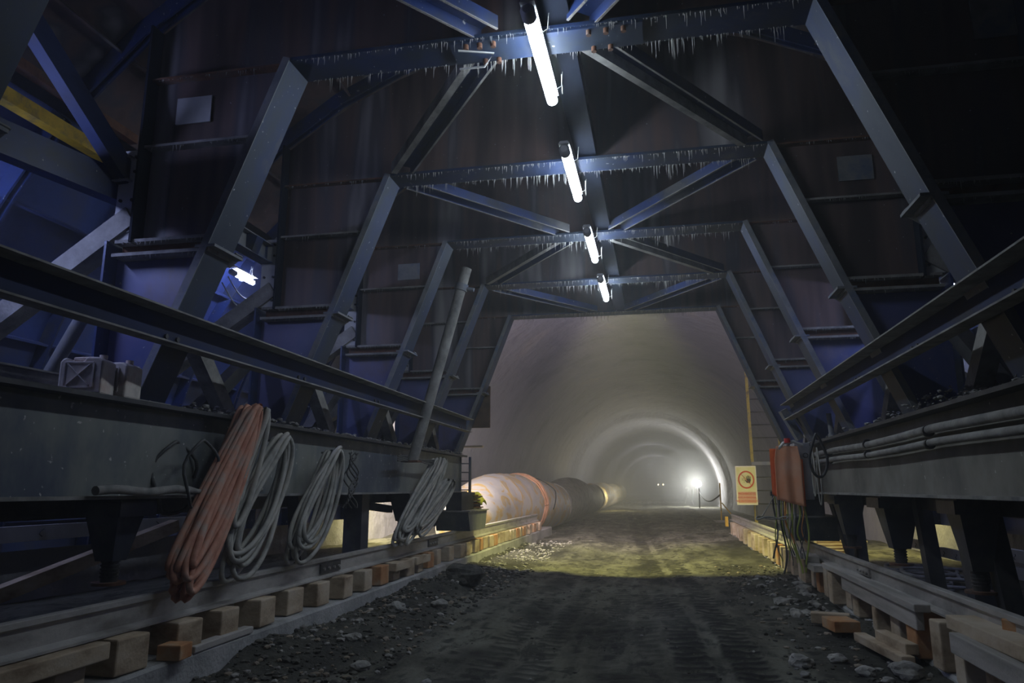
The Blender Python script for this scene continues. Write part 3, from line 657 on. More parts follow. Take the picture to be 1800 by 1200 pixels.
plankbox((2.02, 5.15, .70), (.2, 1.3, .09), .03, 'thick sloping timber on the right blocks near the corner', 'wood')
plankbox((2.25, 5.1, .74), (.2, .5, .14), .5, 'dark timber wedge behind the thick sloping timber', 'woodend')
plankbox((1.88, 4.6, .60), (.07, 2.0, .13), .0, 'wide board along the right blocks at the lower right corner', 'plank')
plankbox((1.72, 6.75, .33), (.1, .95, .07), .12, 'low board lying in the dirt before the right blocks', 'wood')
plankbox((1.8, 6.65, .40), (.1, .6, .08), .1, 'short board on top of the low board, right side', 'wood')
plankbox((1.63, 7.75, .34), (.24, .32, .1), .15, 'squat timber offcut in the dirt by the right blocks', 'woodend', 'timber_offcut')
plankbox((1.62, 8.15, .33), (.36, .14, .1), -.2, 'timber offcut lying across beside the squat one', 'wood', 'timber_offcut')
for k_, (yy, zz) in enumerate(((10.6, .7), (10.2, .62), (11.1, .7))):
    plankbox((1.93-.02*k_, yy, zz), (.16, .5, .08), .1*k_-.1, ['flat dusty board piece by the right rail, middle of three', 'lowest dusty board piece by the right rail', 'farthest dusty board piece by the right rail'][k_], 'plank')
# pallet boards lying behind the right rail in yellow light
for k_ in range(5):
    plankbox((2.75+.08*k_, 13.6+.12*k_, .50+.045*k_), (.9, .12, .04), .2, 'yellow-lit board in the stack beyond the right rail, %s from the bottom' % ORD[k_], 'wood')

# ------------------------------------------------------------------ hoses hung on the left girder
def coil(name, label, mat, top, bot, wtop, wbot, nn, r, x=-3.36, seed=1, wmin=.2, group='hose coils on the left girder'):
    # loops in the (y, z) plane: narrow at the hook, wide in the middle, gathered at the foot
    rnd = random.Random(seed)
    t = thing(name, label, 'hose', (x, top[0], bot[1]), group)
    for k in range(nn):
        pts = []; dy = rnd.uniform(-.5, .5); sag = rnd.uniform(-.03, .22); wk = rnd.uniform(wmin, 1.0)
        xx = x+rnd.uniform(-.07, .08); steps = 36; dz = rnd.uniform(-.03, .03)
        for i in range(steps+1):
            a = 2*math.pi*i/steps; c, s_ = math.cos(a), math.sin(a)
            tt = (1-c)/2                      # 0 top, 1 bottom
            zz = top[1]+dz+(bot[1]+sag-top[1]-dz)*tt
            curve = tt**1.6
            yc = top[0]+(bot[0]-top[0])*curve
            wd = lerp(wtop, wbot, tt)*wk
            pts.append((xx+.03*math.sin(a*1.5+k)-(.05*math.sin(math.pi*tt)), yc+s_*wd*.5+dy*.10*lerp(wtop, wbot, tt)*2, zz))
        m = MB(); m.tube(pts, r, 8, 0, False); m.build('hose_turn', mat, t)
    m = MB(); m.tube([(x-.14, top[0], top[1]-.03), (x+.03, top[0], top[1]-.045), (x+.05, top[0], top[1]-.0)], .012, 6); m.build('hook', M['black'], t)
    return t
coil('hose_coil', 'thick dusty orange hose coil hanging from the left girder', M['hosered'], (5.55, 2.27), (4.78, .86), .26, .40, 13, .025, -3.33, 1)
coil('hose_coil', 'grey hose coil hanging directly behind the orange coil', M['hosegrey'], (5.75, 2.25), (5.45, 1.3), .15, .36, 8, .024, -3.38, 2)
coil('hose_coil', 'grey hose coil second from the orange coil, reaching the rail', M['hosegrey'], (6.15, 2.06), (5.55, .90), .34, .70, 9, .022, -3.36, 3, .72)
coil('hose_coil', 'slim grey hose coil in the middle of the left girder', M['hosegrey'], (7.25, 2.0), (6.6, .92), .34, .74, 7, .021, -3.36, 4, .6)
coil('hose_coil', 'large grey hose coil near the far end of the left girder', M['hosegrey'], (11.0, 2.03), (9.35, .90), .3, .9, 12, .022, -3.34, 5, .5)
coil('hose_coil', 'short grey hose coil overlapping the large far coil', M['hosegrey'], (11.35, 1.72), (9.8, .94), .4, 1.0, 10, .02, -3.30, 6, .6)
m = MB(); m.tube([(-3.6+.03*math.sin(i), 5.0+.24*math.cos(i*2*math.pi/24), 1.68+.27*math.sin(i*2*math.pi/24)) for i in range(25)], .014, 6)
m.tube([(-3.4+.02*math.sin(i), 5.04+.2*math.cos(i*2*math.pi/24), 1.7+.26*math.sin(i*2*math.pi/24)) for i in range(25)], .012, 6)
tag(m.build('cable_ring', M['hosedark'], loc=(-3.6, 5, 1.4)), 'thin black cable ring hanging left of the orange hose coil', 'cable')
m = MB(); m.tube([(-3.42, 4.0+i*.13, 1.585+.01*math.sin(i*1.3)) for i in range(16)], [.03]*8+[.018]*8, 10)
tag(m.build('short_hose', M['dust'], loc=(-3.42, 4, 1.56)), 'pale hose end lying on the bottom flange of the left girder', 'hose')
m = MB()
for k in range(6): m.tube([(-3.4, 9.3+i*.24, 2.02-.01*k+.015*math.sin(i+k)) for i in range(8)], .008, 5)
tag(m.build('cable_bundle', M['hosedark'], loc=(-3.4, 9.3, 2)), 'thin dark cable bundle strung across the left girder by the prop', 'cable')
m = MB()
for k in range(5): m.tube([(-3.32+.02*k, 7.55+.04*math.sin(k)+.12*math.sin(i*.5+k), 1.98-.028*i) for i in range(22)], .008, 5)
tag(m.build('cable_bundle', M['hosedark'], loc=(-3.3, 7.55, 1.4)), 'tangle of thin dark cables inside the slim middle hose coil', 'cable')
# end rack on left girder with wire coil and yellow cloth
t = thing('end_rack', 'narrow ribbed steel rack at the far end of the left girder', 'rack', (-3.56, 13.35, 1.22))
m = MB(); m.box(-3.66, -3.62, 13.26, 13.32, 1.22, 2.17); m.build('upright', M['black'], t)
m = MB(); m.box(-3.46, -3.42, 13.26, 13.32, 1.22, 2.17); m.build('upright', M['duststeel'], t)
for k in range(5):
    m = MB(); m.box(-3.62, -3.46, 13.26, 13.32, 1.4+.16*k, 1.42+.16*k); m.build('shelf', M['duststeel'], t)
t = thing('wire_coil', 'rusty wire coil stacked on the left wheel housing', 'wire coil', (-3.45, 13.5, 1.23))
for k in range(12):
    m = MB(); r_ = .17+.03*math.sin(k*2.1); m.tube([(-3.45+r_*math.cos(i*math.pi/12)+.01*math.sin(k), 13.5+r_*math.sin(i*math.pi/12), 1.235+.022*k) for i in range(25)], .011, 6)
    m.build('wire_turn', M['rust'] if k % 3 else M['dust'], t)
m = MB()
v = []
for i in range(11):
    for j in range(9):
        u, w_ = i/10-.5, j/8-.5; v.append((-3.40+u*.36, 13.55+w_*.36, 1.53-.5*(u*u+w_*w_)+.02*math.sin(9*u+7*w_)))
m.add(v, [(i*9+j, i*9+j+1, (i+1)*9+j+1, (i+1)*9+j) for i in range(10) for j in range(8)], 0, True)
o = m.build('tarp', M['cloth'], loc=(-3.4, 13.55, 1.5)); so = o.modifiers.new('thick', 'SOLIDIFY'); so.thickness = .012
tag(o, 'crumpled yellow cloth on top of the rusty wire coil', 'cloth')
m = MB(); m.obox((-3.27, 13.32, 3.1), (.40, .05, .78), Matrix.Rotation(0, 3, 'Y')); tag(m.build('board', M['bark'], loc=(-3.27, 13.32, 2.7)), 'brown board fixed upright on the left leg of the end frame', 'board')
plankbox((-3.45, 13.4, 2.37), (.46, .14, .035), 0, 'small dark shelf board sticking out below the brown board', 'wood')

# jerrycans
def jerry(x, y, z, rz, label):
    t = thing('jerrycan', label, 'jerrycan', (0, 0, 0), 'jerrycans on the left girder')
    bm = bmesh.new(); w_, d_, h_ = .19, .27, .24
    m = MB(); m.poly_prism([(-d_/2, .0), (d_/2, 0), (d_/2, h_*.9), (d_/2-.03, h_), (d_*.1, h_), (d_*.02, h_*.86), (-d_*.28, h_*.86), (-d_*.34, h_*.97), (-d_/2+.02, h_*.95), (-d_/2, h_*.85)], 'x', -w_/2, w_/2)
    m.build('body', M['can'], t, bevel=.018)
    m = MB(); m.bar((0, -d_*.34, h_*.97), (0, d_*.14, h_*1.0), .035, .03); m.build('handle', M['can'], t, bevel=.008)
    for sx in (-1, 1):
        m = MB(); X_ = sx*(w_/2+.002)
        m.bar((X_, -.08, .05), (X_, .06, .19), .008, .022, (1, 0, 0)); m.bar((X_, -.08, .19), (X_, .06, .05), .008, .022, (1, 0, 0))
        m.bar((X_, -.1, .04), (X_, .08, .04), .008, .014); m.bar((X_, -.1, .2), (X_, .08, .2), .008, .014)
        m.bar((X_, -.1, .04), (X_, -.1, .2), .014, .008, (1, 0, 0)); m.bar((X_, .08, .04), (X_, .08, .2), .014, .008, (1, 0, 0))
        m.build('embossing', M['can'], t, bevel=.003)
    m = MB(); m.cyl((0, d_*.33, h_), (0, d_*.33, h_+.025), .025, 14); m.build('cap', M['can'], t)
    bm.free()
    t.location = (x, y, z); t.rotation_euler = (0, 0, rz)
jerry(-3.66, 4.1, 2.197, -1.3, 'dusty plastic jerrycan on the left girder, nearer the camera')
jerry(-3.64, 4.33, 2.197, -1.45, 'dusty plastic jerrycan on the left girder, half hidden behind the first')
m = MB(); m.ibeam((-3.98, 1.0, 2.28), (-3.98, 4.4, 2.28), .1, .16); tag(m.build('floor_beam', M['dust'], loc=(-3.98, 1, 2.2)), 'dusty beam lying beside the jerrycans at the left edge', 'beam')
# lower formwork edge boards
for (y0, y1, lab) in ((3.0, 5.8, 'pale scribbled edge board low at the far left'), (6.2, 8.0, 'pale edge board low behind the orange hoses'),):
    m = MB(); m.box(-4.95, -4.9, y0, y1, 1.19, 1.31)
    for k in range(4): m.tube([(-4.895, y0+.4+k*.6+.03*math.sin(i*1.3+k), 1.22+.02*i) for i in range(4)], .004, 4, 1)
    tag(m.build('edge_board', [M['label'], M['black']], loc=(-4.9, y0, 1.2)), lab, 'board')
for (y0, y1, lab, z) in ((8.3, 9.4, 'pale scribbled edge board low at the right edge', .76), (9.75, 10.6, 'second pale edge board low on the right', .80), (8.2, 9.3, 'upper pale plank low at the right edge', .93), (10.8, 11.9, 'farthest pale edge board low on the right', .83)):
    m = MB(); m.box(3.5, 3.55, y0, y1, z-.06, z+.06)
    for k in range(2): m.tube([(3.495, y0+.3+k*.4+.03*math.sin(i*1.9+k), z-.04+.02*i) for i in range(4)], .004, 4, 1)
    tag(m.build('edge_board', [M['label'], M['black']], loc=(3.5, y0, z)), lab, 'board')
m = MB(); m.bar((-4.6, 4.0, .75), (-4.2, 5.9, 1.28), .1, .1); tag(m.build('timber_strut', M['wood'], loc=(-4.6, 4, .75)), 'yellowish timber strut lying in the dark at the far left', 'timber')
# loose hoses on the right bench
m = MB()
for k in range(7):
    cx, cy, r_ = 2.9+.05*k, 9.6+.35*(k % 3), .35+.06*(k % 4)
    m.tube([(cx+r_*math.cos(i*math.pi/10)*.9, cy+r_*1.5*math.sin(i*math.pi/10), .50+.022*k+.01*math.sin(i)) for i in range(21)], .022, 6)
tag(m.build('hose_pile', M['hosegrey'], loc=(2.9, 9.6, .5)), 'pile of coiled hoses on the ground behind the right rail', 'hose')
m = MB(); m.tube([(2.45+.05*math.sin(i*.9), 8.4-i*.3, .50+.02*math.sin(i*2)) for i in range(14)], .018, 6); m.tube([(2.6+.07*math.sin(i*.7+1), 8.2-i*.3, .50) for i in range(14)], .02, 6)
tag(m.build('loose_cable', M['hosegrey'], loc=(2.5, 8, .5)), 'pale loose cables running behind the right rail', 'cable')

# ------------------------------------------------------------------ right end: cabinet, vest, bottle, cables
t = thing('control_cabinet', 'grey control cabinet on the inner side of the right girder end', 'cabinet', (1.9, 10.5, 1.45))
m = MB(); m.box(1.79, 2.0, 10.42, 10.75, 1.45, 2.2); m.build('body', M['cabinet'], t, bevel=.01)
m = MB(); m.box(1.81, 1.98, 10.405, 10.42, 1.49, 2.16); m.build('door', M['cabinet'], t)
m = MB(); m.tube([(1.92+.03*math.cos(i*math.pi/6), 10.39, 2.03+.03*math.sin(i*math.pi/6)) for i in range(13)], .007, 6); m.build('ring_handle', M['black'], t)
t = thing('safety_vest', 'orange safety vest hanging in front of the grey cabinet', 'vest', (1.67, 10.35, 1.4))
def cloth(x0, x1, z0, z1, y, am, ph, mat, name, parent, topw=1.0):
    v = []; nx_, nz_ = 26, 18
    for j in range(nz_+1):
        for i in range(nx_+1):
            u, q = i/nx_, j/nz_
            xc = (x0+x1)/2; hw = (x1-x0)/2*lerp(1, topw, max(0, q-.75)*4)
            z = lerp(z0, z1, q)+.03*(u-.5)*(1-q)*-3
            v.append((xc+(u-.5)*2*hw, y+am*math.sin(u*11+ph+.6*math.sin(q*3))*(1-.6*q)-.01, z))
    m = MB(); m.add(v, [(j*(nx_+1)+i, j*(nx_+1)+i+1, (j+1)*(nx_+1)+i+1, (j+1)*(nx_+1)+i) for j in range(nz_) for i in range(nx_)], 0, True)
    o = m.build(name, mat, parent); so = o.modifiers.new('thick', 'SOLIDIFY'); so.thickness = .01; return o
cloth(1.46, 1.60, 1.48, 2.12, 10.36, .01, 1, M['orange'], 'side_panel', t)
cloth(1.51, 1.84, 1.41, 2.15, 10.30, .02, 0, M['vestpale'], 'front_panel', t, .8)
cloth(1.79, 1.87, 1.41, 1.98, 10.34, .008, 2, M['orange'], 'edge_panel', t)
m = MB(); m.tube([(1.57, 10.32, 2.11), (1.63, 10.28, 2.19), (1.76, 10.28, 2.21), (1.88, 10.34, 2.16)], .022, 8); m.build('white_hood', M['white'], t)
t = thing('bottle', 'white bottle with red cap lodged above the orange vest', 'bottle', (1.68, 10.36, 2.1))
m = MB(); m.tube([(1.68, 10.38, 2.06), (1.68, 10.38, 2.17), (1.68, 10.38, 2.2)], [.04, .04, .025], 14); m.build('body', M['white'], t)
m = MB(); m.cyl((1.68, 10.26, 2.19), (1.68, 10.26, 2.25), .04, 14); m.build('cap', M['red'], t)
for k in range(16):
    rnd = random.Random(k+40); x = 1.47+.026*k; zb = rnd.uniform(.5, .95); kk = (0, 1, 2, 3, 1, 0, 4, 1)[k % 8]; mt = [M['hosedark'], M['cablegreen'], M['hosegrey'], M['hosedark'], M['cableorange']][kk]
    m = MB(); ph = rnd.uniform(0, 6)
    m.tube([(x+.06*math.sin(i*.4+ph)*(i/14), 10.42-.008*i+.03*math.sin(i*.5+ph), lerp(1.52, zb, i/14)) for i in range(15)], .008 if k % 3 else .013, 6)
    tag(m.build('hanging_cable', mt, loc=(x, 10.4, zb)), ['dark', 'yellow-green', 'grey', 'black', 'orange'][kk]+' cable hanging below the vest, %s from the left' % ORD[k], 'cable', 'cables hanging below the vest')
m = MB(); m.box(1.46, 2.0, 10.5, 10.56, 1.5, 1.56); tag(m.build('cable_bracket', M['black'], loc=(1.5, 10.5, 1.5)), 'black bracket bar behind the vest carrying the hanging cables', 'bracket')
m = MB(); m.tube([(1.42+.2*math.cos(i*math.pi/10), 10.25+.1*math.sin(i*math.pi/10), 1.22+.02*math.sin(i)) for i in range(21)], .01, 6); m.tube([(1.3, 10.25, 1.24), (1.5, 10.4, 1.52)], .008, 6)
tag(m.build('cable_ring', M['hosegrey'], loc=(1.42, 10.25, 1.2)), 'thin grey cable ring sticking out left of the hanging cables', 'cable')
for k, (y_, x_) in enumerate(((10.1, 1.97), (9.8, 1.97))):
    m = MB(); m.tube(loop(x_-.02, y_, 1.5-.1*k, 2.1, .22), .008, 6); tag(m.build('hose_loop', M['hosegrey'], loc=(x_, y_, 1.5)), ['thin grey cable loop on the right girder end, nearer the vest', 'thin grey cable loop on the right girder, farther from the vest'][k], 'cable')

# ------------------------------------------------------------------ ladder and sign
t = thing('ladder', 'tall yellow-lit steel ladder standing beyond the right rail', 'ladder', (2.5, 18.4, .2))
for x in (2.20, 2.86):
    m = MB(); m.chan((x, 18.4, .3), (x-.03, 18.4, 4.75), .06, .1, .008, (0, 1, 0)); m.build('side_rail', M['olive'], t)
for k in range(14):
    m = MB(); z = .62+k*.31
    if k == 5: m.box(2.16, 2.86, 18.33, 18.47, z-.03, z+.05)
    else: m.cyl((2.2, 18.4, z), (2.86, 18.4, z), .014, 8)
    m.build('rung', M['black'] if k != 5 else M['duststeel'], t)
t = thing('warning_sign', 'yellow no-entry warning sign with a crossed-out hand, hung on the ladder', 'sign', (2.02, 18.2, 1.2))
sx0, sx1, sz0, sz1, sy = 1.77, 2.24, 1.22, 2.12, 18.25
m = MB(); m.box(sx0, sx1, sy, sy+.012, sz0, sz1); m.build('board', M['signwhite'], t)
m = MB(); m.box(sx0+.02, sx1-.02, sy-.003, sy, sz0+.03, sz1-.025); m.build('yellow_field', M['signy'], t)
m = MB(); m.box(sx0+.035, sx1-.035, sy-.006, sy-.003, sz0+.04, sz0+.3); m.build('text_band', M['signband'], t)
m = MB(); cx, cz, r_ = (sx0+sx1)/2, sz0+.58, .185
nn = 40; v = []
for i in range(nn):
    a = 2*math.pi*i/nn
    for q in (r_, r_-.03): v.append((cx+q*math.cos(a), sy-.008, cz+q*1.12*math.sin(a)))
m.add(v, [(2*i, 2*i+1, (2*i+3) % (2*nn), (2*i+2) % (2*nn)) for i in range(nn)])
m.bar((cx-r_*.68, sy-.009, cz+r_*.78), (cx+r_*.68, sy-.009, cz-r_*.78), .03, .006, (1, 0, 1)); m.build('prohibition_ring', M['signred'], t)
m = MB(); hx, hz_ = cx+.05, cz-.01
m.poly_prism([(hx-.05, hz_-.06), (hx+.03, hz_-.07), (hx+.055, hz_+.0), (hx+.05, hz_+.03), (hx-.04, hz_+.03)], 'y', sy-.007, sy-.004)
for k, (dx, l) in enumerate(((-.035, .085), (-.012, .11), (.012, .1), (.036, .075))): m.bar((hx+dx, sy-.0055, hz_+.02), (hx+dx+.004*k, sy-.0055, hz_+.02+l*.8), .015, .003, (0, 1, 0))
m.bar((hx-.04, sy-.0055, hz_-.04), (hx-.085, sy-.0055, hz_+.01), .018, .003, (0, 1, 0))
for dx, dz in ((-.14, 0), (-.12, .05), (-.11, -.05), (-.15, .03)): m.bar((hx+dx, sy-.0055, hz_+dz), (hx+dx+.035, sy-.0055, hz_+dz*.7), .006, .003, (0, 1, 0))
m.build('hand_symbol', M['signblack'], t)
for i, s_ in enumerate(('PROHIBIDO EL', 'PASO A PERSONAL', 'NO AUTORIZADO')):
    c = bpy.data.curves.new('lettering', 'FONT'); c.body = s_; c.size = .062 if i != 1 else .05; c.align_x = 'CENTER'; c.extrude = .001; c.materials.append(M['signred'])
    tmp = bpy.data.objects.new('tmp', c); COL.objects.link(tmp); dg = bpy.context.evaluated_depsgraph_get()
    me = bpy.data.meshes.new_from_object(tmp.evaluated_get(dg)); bpy.data.objects.remove(tmp)
    o = bpy.data.objects.new('lettering', me); COL.objects.link(o); o.parent = t
    o.location = Vector((cx, sy-.0075, sz0+.235-i*.083))-t.location; o.rotation_euler = (math.pi/2, 0, 0)
m = MB(); m.cyl((2.2, 18.28, 1.2), (2.2, 18.28, .9), .02, 8); m.build('hanger', M['black'], t)

# ------------------------------------------------------------------ ventilation duct
def duct():
    t = thing('ventilation_duct', 'large pale ventilation duct lying along the left tunnel wall', 'duct', (-4.4, 20, .2))
    def seg(pts, nm, mat, nr=28):
        m = MB(); P = []; Rr = []
        for (y, r, x) in pts: P.append((x, y, .2+r)); Rr.append(r)
        m.tube(P, Rr, nr, 0, True); return m.build(nm, mat, t)
    def prof(y0, y1, fn, step=.25):
        out = []; y = y0
        while y <= y1+1e-6: out.append((y, *fn(y))); y += step
        return out
    xf = lambda y: -4.62+.6*min(1, max(0, (y-17)/10))-.25*max(0, (y-40)/30)
    def r1(y):
        u = min(1, max(0, (y-16.6)/3.6)); return .50+.40*math.sin(u*math.pi/2)+.012*math.sin(y*9)
    seg(prof(16.6, 22.4, lambda y: (r1(y), xf(y))), 'inflated_end', M['duct'])
    seg(prof(22.5, 27.5, lambda y: (.87-.1*max(0, (y-24)/3.5)+.015*math.sin(y*7), xf(y))), 'fabric_section', M['duct'])
    seg(prof(27.6, 44, lambda y: (.80+.13*math.sin(min(1, max(0, (y-29)/9))*math.pi)+.02*math.sin(y*5), xf(y)), .4), 'dark_section', M['hosegrey'])
    seg(prof(44.1, 80, lambda y: (.84+.05*math.sin(y*.5)+.02*math.sin(y*4), xf(y)), .6), 'far_section', M['duct'])
    m = MB(); 
    for yy, dr in ((22.2, .02), (22.35, .03), (22.5, .02)):
        rr = r1(yy)+dr; m.tube([(xf(yy)+rr*math.cos(a*math.pi/16)+0, yy+.07*math.sin(a*2), .2+r1(yy)+rr*math.sin(a*math.pi/16)) for a in range(33)], .03, 8)
    m.build('strap', M['strap'], t)
    m = MB(); rr = .93
    m.tube([(xf(24)+rr*math.cos(a), 22.4+2.0*(1-abs(a/1.5-.35)*1.6), .2+.86+rr*math.sin(a)) for a in [i*.1-.1 for i in range(16)]], .018, 6)
    m.build('rope', M['black'], t)
duct()

# ------------------------------------------------------------------ barrier posts, far lamp
def barrier(x, y, h, label, mat, base=True, r=.03):
    t = thing('barrier_post', label, 'post', (x, y, GZ), 'barrier posts')
    m = MB(); m.cyl((x, y, GZ), (x, y, GZ+h), r, 10); m.build('pole', mat, t)
    if base: m = MB(); m.box(x-.35, x+.35, y-.2, y+.2, .2, .32); m.build('base_block', M['dust'], t, bevel=.03); m = MB(); m.cyl((x+.05, y, 1.0), (x+.6, y-.4, .25), .025, 8); m.build('stay', mat, t)
barrier(2.45, 32, 1.6, 'pale barrier post on a concrete foot beyond the right rail end', M['yellow'])
barrier(2.75, 55, 1.35, 'thin dark barrier post below the bright far lamp', M['black'], False, .05)
barrier(2.9, 70, 1.3, 'farthest thin dark barrier post', M['black'], False, .06)
m = MB(); m.tube([(lerp(2.45, 2.75, i/12), lerp(32, 55, i/12), 1.35-.45*math.sin(math.pi*i/12)) for i in range(13)], .035, 6)
tag(m.build('barrier_rope', M['black'], loc=(2.5, 32, 1)), 'dark sagging rope between the barrier posts', 'rope')
m = MB(); m.box(1.86, 1.94, 22.9, 23.1, .5, .78); tag(m.build('marker_box', M['yellow'], loc=(1.9, 23, .5)), 'small yellow marker box at the far end of the right rail', 'box')
t = thing('work_lamp', 'very bright white work lamp on a stand deep in the tunnel, right side', 'lamp', (2.85, 58, .2))
M['lampface'] = plain('lamp face', (1, 1, 1), .4, emit=(.85, .93, 1), es=160)
m = MB(); m.cyl((2.85, 58, .2), (2.85, 58, 1.7), .04, 8); m.build('stand', M['black'], t)
m = MB(); m.tube([(2.85, 58.25, 1.95), (2.85, 58.05, 1.95)], [.18, .28], 18); m.build('housing', M['black'], t)
m = MB(); m.cyl((2.85, 58.04, 1.95), (2.85, 58.0, 1.95), .25, 18); m.build('lens', M['lampface'], t)
light('work_lamp_light', 'POINT', (2.6, 57.6, 2.05), 1000, (.95, .95, .85), t, shadow_soft_size=.3)
M['headlamp'] = plain('headlamp', (1, .9, .5), .4, emit=(1, .8, .35), es=60)
for k, x in enumerate((-.25, .55)):
    m = MB(); m.cyl((x, 120, 2.2), (x, 119.9, 2.2), .1, 12); tag(m.build('distant_lamp', M['headlamp'], loc=(x, 120, 2.2)), ['tiny yellow lamp deep in the tunnel, left of a pair', 'tiny yellow lamp deep in the tunnel, right of a pair'][k], 'lamp', 'distant yellow lamps')
# tripod far
m = MB(); 
for a in (0, 2.1, 4.2): m.cyl((2.3, 66, 1.5), (2.3+.5*math.cos(a), 66+.5*math.sin(a), .2), .04, 6)
m.rock((2.3, 66, 1.55), (.2, .2, .2), 4)
tag(m.build('tripod', M['white'], loc=(2.3, 66, .2)), 'small pale tripod standing left of the bright far lamp', 'tripod')
# pale stones draw the bright strip across the far road
rubble('rubble', -3.3, 2.2, 70, 76, .22, 240, .1, .35, M['stone'], 'pale stones drawing the bright strip across the far road')

# ------------------------------------------------------------------ tube lights
def tube_light(x, y0, y1, z, label, tilt=0, wires=True, r=.043, mat='tube'):
    t = thing('tube_light', label, 'tube light', (x, (y0+y1)/2, z), 'tube lights')
    m = MB(); m.tube([(x, y0+.07, z), (x, y1, z), (x, y1+.02, z)], [r, r, r*.5], 14); m.build('lit_tube', M[mat], t)
    m = MB(); m.tube([(x, y0-.02, z), (x, y0, z), (x, y0+.08, z)], [r*.7, r*1.15, r*1.15], 14); m.build('end_cap', M['cap'], t)
    m = MB(); m.poly_prism([(x-.05, z+.05), (x-.035, z+.075), (x+.035, z+.075), (x+.05, z+.05)], 'y', y0-.02, y1+.02); m.build('housing', M['cap'], t)
    for yy in (y0+.22, y1-.2):
        m = MB(); m.tube([(x-.045, yy, z+.03), (x-.03, yy, z-.04), (x+.03, yy, z-.04), (x+.1, yy, z+.0), (x+.11, yy, z+.12)], .004, 5); m.build('hanger', M['dust'], t)
    if wires:
        m = MB(); m.tube([(x+.1, y1-.2+.01*i, z+.1-.02*i+.02*math.sin(i*2)) for i in range(8)], .005, 5); m.build('cable', M['hosegrey'], t)
    return t
tube_light(-.72, 4.12, 5.26, 4.62, 'nearest and largest ceiling tube light')
tube_light(-.735, 6.12, 7.28, 4.62, 'second ceiling tube light from the camera')
tube_light(-.735, 8.25, 9.4, 4.60, 'third ceiling tube light from the camera')
tube_light(-.735, 10.3, 11.5, 4.60, 'fourth ceiling tube light, farthest, small')
tube_light(-4.6, 7.05, 7.5, 3.97, 'short slanted tube light behind the left frame legs', r=.03, mat='sidetube')
tube_light(-4.7, 2.85, 4.0, 3.98, 'tube light at the extreme left edge behind the frames', r=.03, mat='sidetube')
tube_light(3.15, 7.7, 8.3, 3.75, 'tube light glimpsed behind the right frame legs', r=.03, mat='sidetube')
# wire looped on the frame by first lamp
m = MB(); m.tube([(-1.3, 4.55, 4.68), (-1.05, 4.6, 4.66), (-1.15, 4.75, 4.66), (-1.35, 4.78, 4.68)], .008, 6); tag(m.build('wire', M['white'], loc=(-1.2, 4.6, 4.7)), 'white bent wire on the roof beam left of the nearest tube', 'wire')
m = MB(); m.tube([(-4.6, 7.0+.06*i, 3.9-.16*math.sin(math.pi*i/12)) for i in range(13)], .008, 5); m.tube([(-4.6, 6.9+.07*i, 3.8-.2*math.sin(math.pi*i/12)) for i in range(13)], .008, 5)
tag(m.build('wire', M['hosegrey'], loc=(-4.6, 7, 3.9)), 'drooping pale wires below the short left tube light', 'wire')
# ------------------------------------------------------------------ floodlights on the far side of the carriage, and added fill lights
def flood(loc, aim, energy, color, size, label, blend=.4, angle=150):
    t = thing('floodlight', label, 'floodlight', loc, 'floodlights on the far side of the carriage')
    d = (Vector(aim)-Vector(loc)).normalized(); q = d.to_track_quat('-Z', 'Y').to_matrix()
    m = MB(); m.obox(Vector(loc)-d*.06, (.3, .22, .08), q); m.build('housing', M['black'], t)
    l = light('floodlight_lamp', 'AREA', Vector(loc)+d*.02, energy, color, t, q.to_euler(), shape='RECTANGLE', size=size, size_y=size*.6)
    return t
flood((-4.6, 14.6, 3.0), (-4.2, 18.6, .9), 300, (1.0, .87, .85), .25, 'floodlight behind the left end of the carriage, aimed at the duct')
def spot(loc, aim, energy, color, ang, blend, label):
    t = thing('spotlight', label, 'floodlight', loc, 'floodlights on the far side of the carriage')
    d = (Vector(aim)-Vector(loc)).normalized(); q = d.to_track_quat('-Z', 'Y').to_matrix()
    m = MB(); m.cyl(Vector(loc)-d*.2, Vector(loc)-d*.04, .08, 14, 0, .12); m.build('housing', M['black'], t)
    light('spotlight_lamp', 'SPOT', Vector(loc), energy, color, t, q.to_euler(), spot_size=math.radians(ang), spot_blend=blend, shadow_soft_size=.07)
    return t
spot((-.5, 13.42, 5.9), (-.5, 14.9, .3), 2100, (.97, .93, .32), 80, .6, 'yellow spotlight high on the far face of the end frame')
spot((-1.2, 13.42, 5.9), (-1.0, 21.5, .3), 2500, (1.0, .80, .80), 50, .8, 'warm white spotlight high on the far face of the end frame')
flood((-5.1, 14.4, 1.9), (-6.2, 15.6, .8), 75, (.95, .85, .3), .2, 'yellow floodlight beside the left wall behind the girder')
flood((3.5, 14.0, 2.1), (4.6, 15.8, .6), 60, (.95, .85, .3), .2, 'yellow floodlight beside the right wall behind the girder')
flood((-1.5, 13.45, 5.3), (-1.3, 16, 7.2), 160, (.52, .42, 1.0), .5, 'violet tube light on the far side of the end frame')
flood((.2, 13.45, 5.2), (.5, 22, 5.5), 22, (.78, .86, 1.0), .5, 'added cool fill light beside the violet tube light')  # fill light added to cool and lift the lining beyond the frames
light('side_work_light', 'POINT', (-2.6, 47, 1.4), 90, (1, .85, .35), None, shadow_soft_size=.2)
light('far_tunnel_fill', 'POINT', (-.7, 85, 4.5), 160, (.9, .92, 1), None, shadow_soft_size=.5)  # unseen fill light added to brighten the far haze and walls
light('far_tunnel_fill', 'POINT', (-.7, 115, 4.5), 300, (.9, .92, 1), None, shadow_soft_size=.5)  # second added fill, deeper in the tunnel

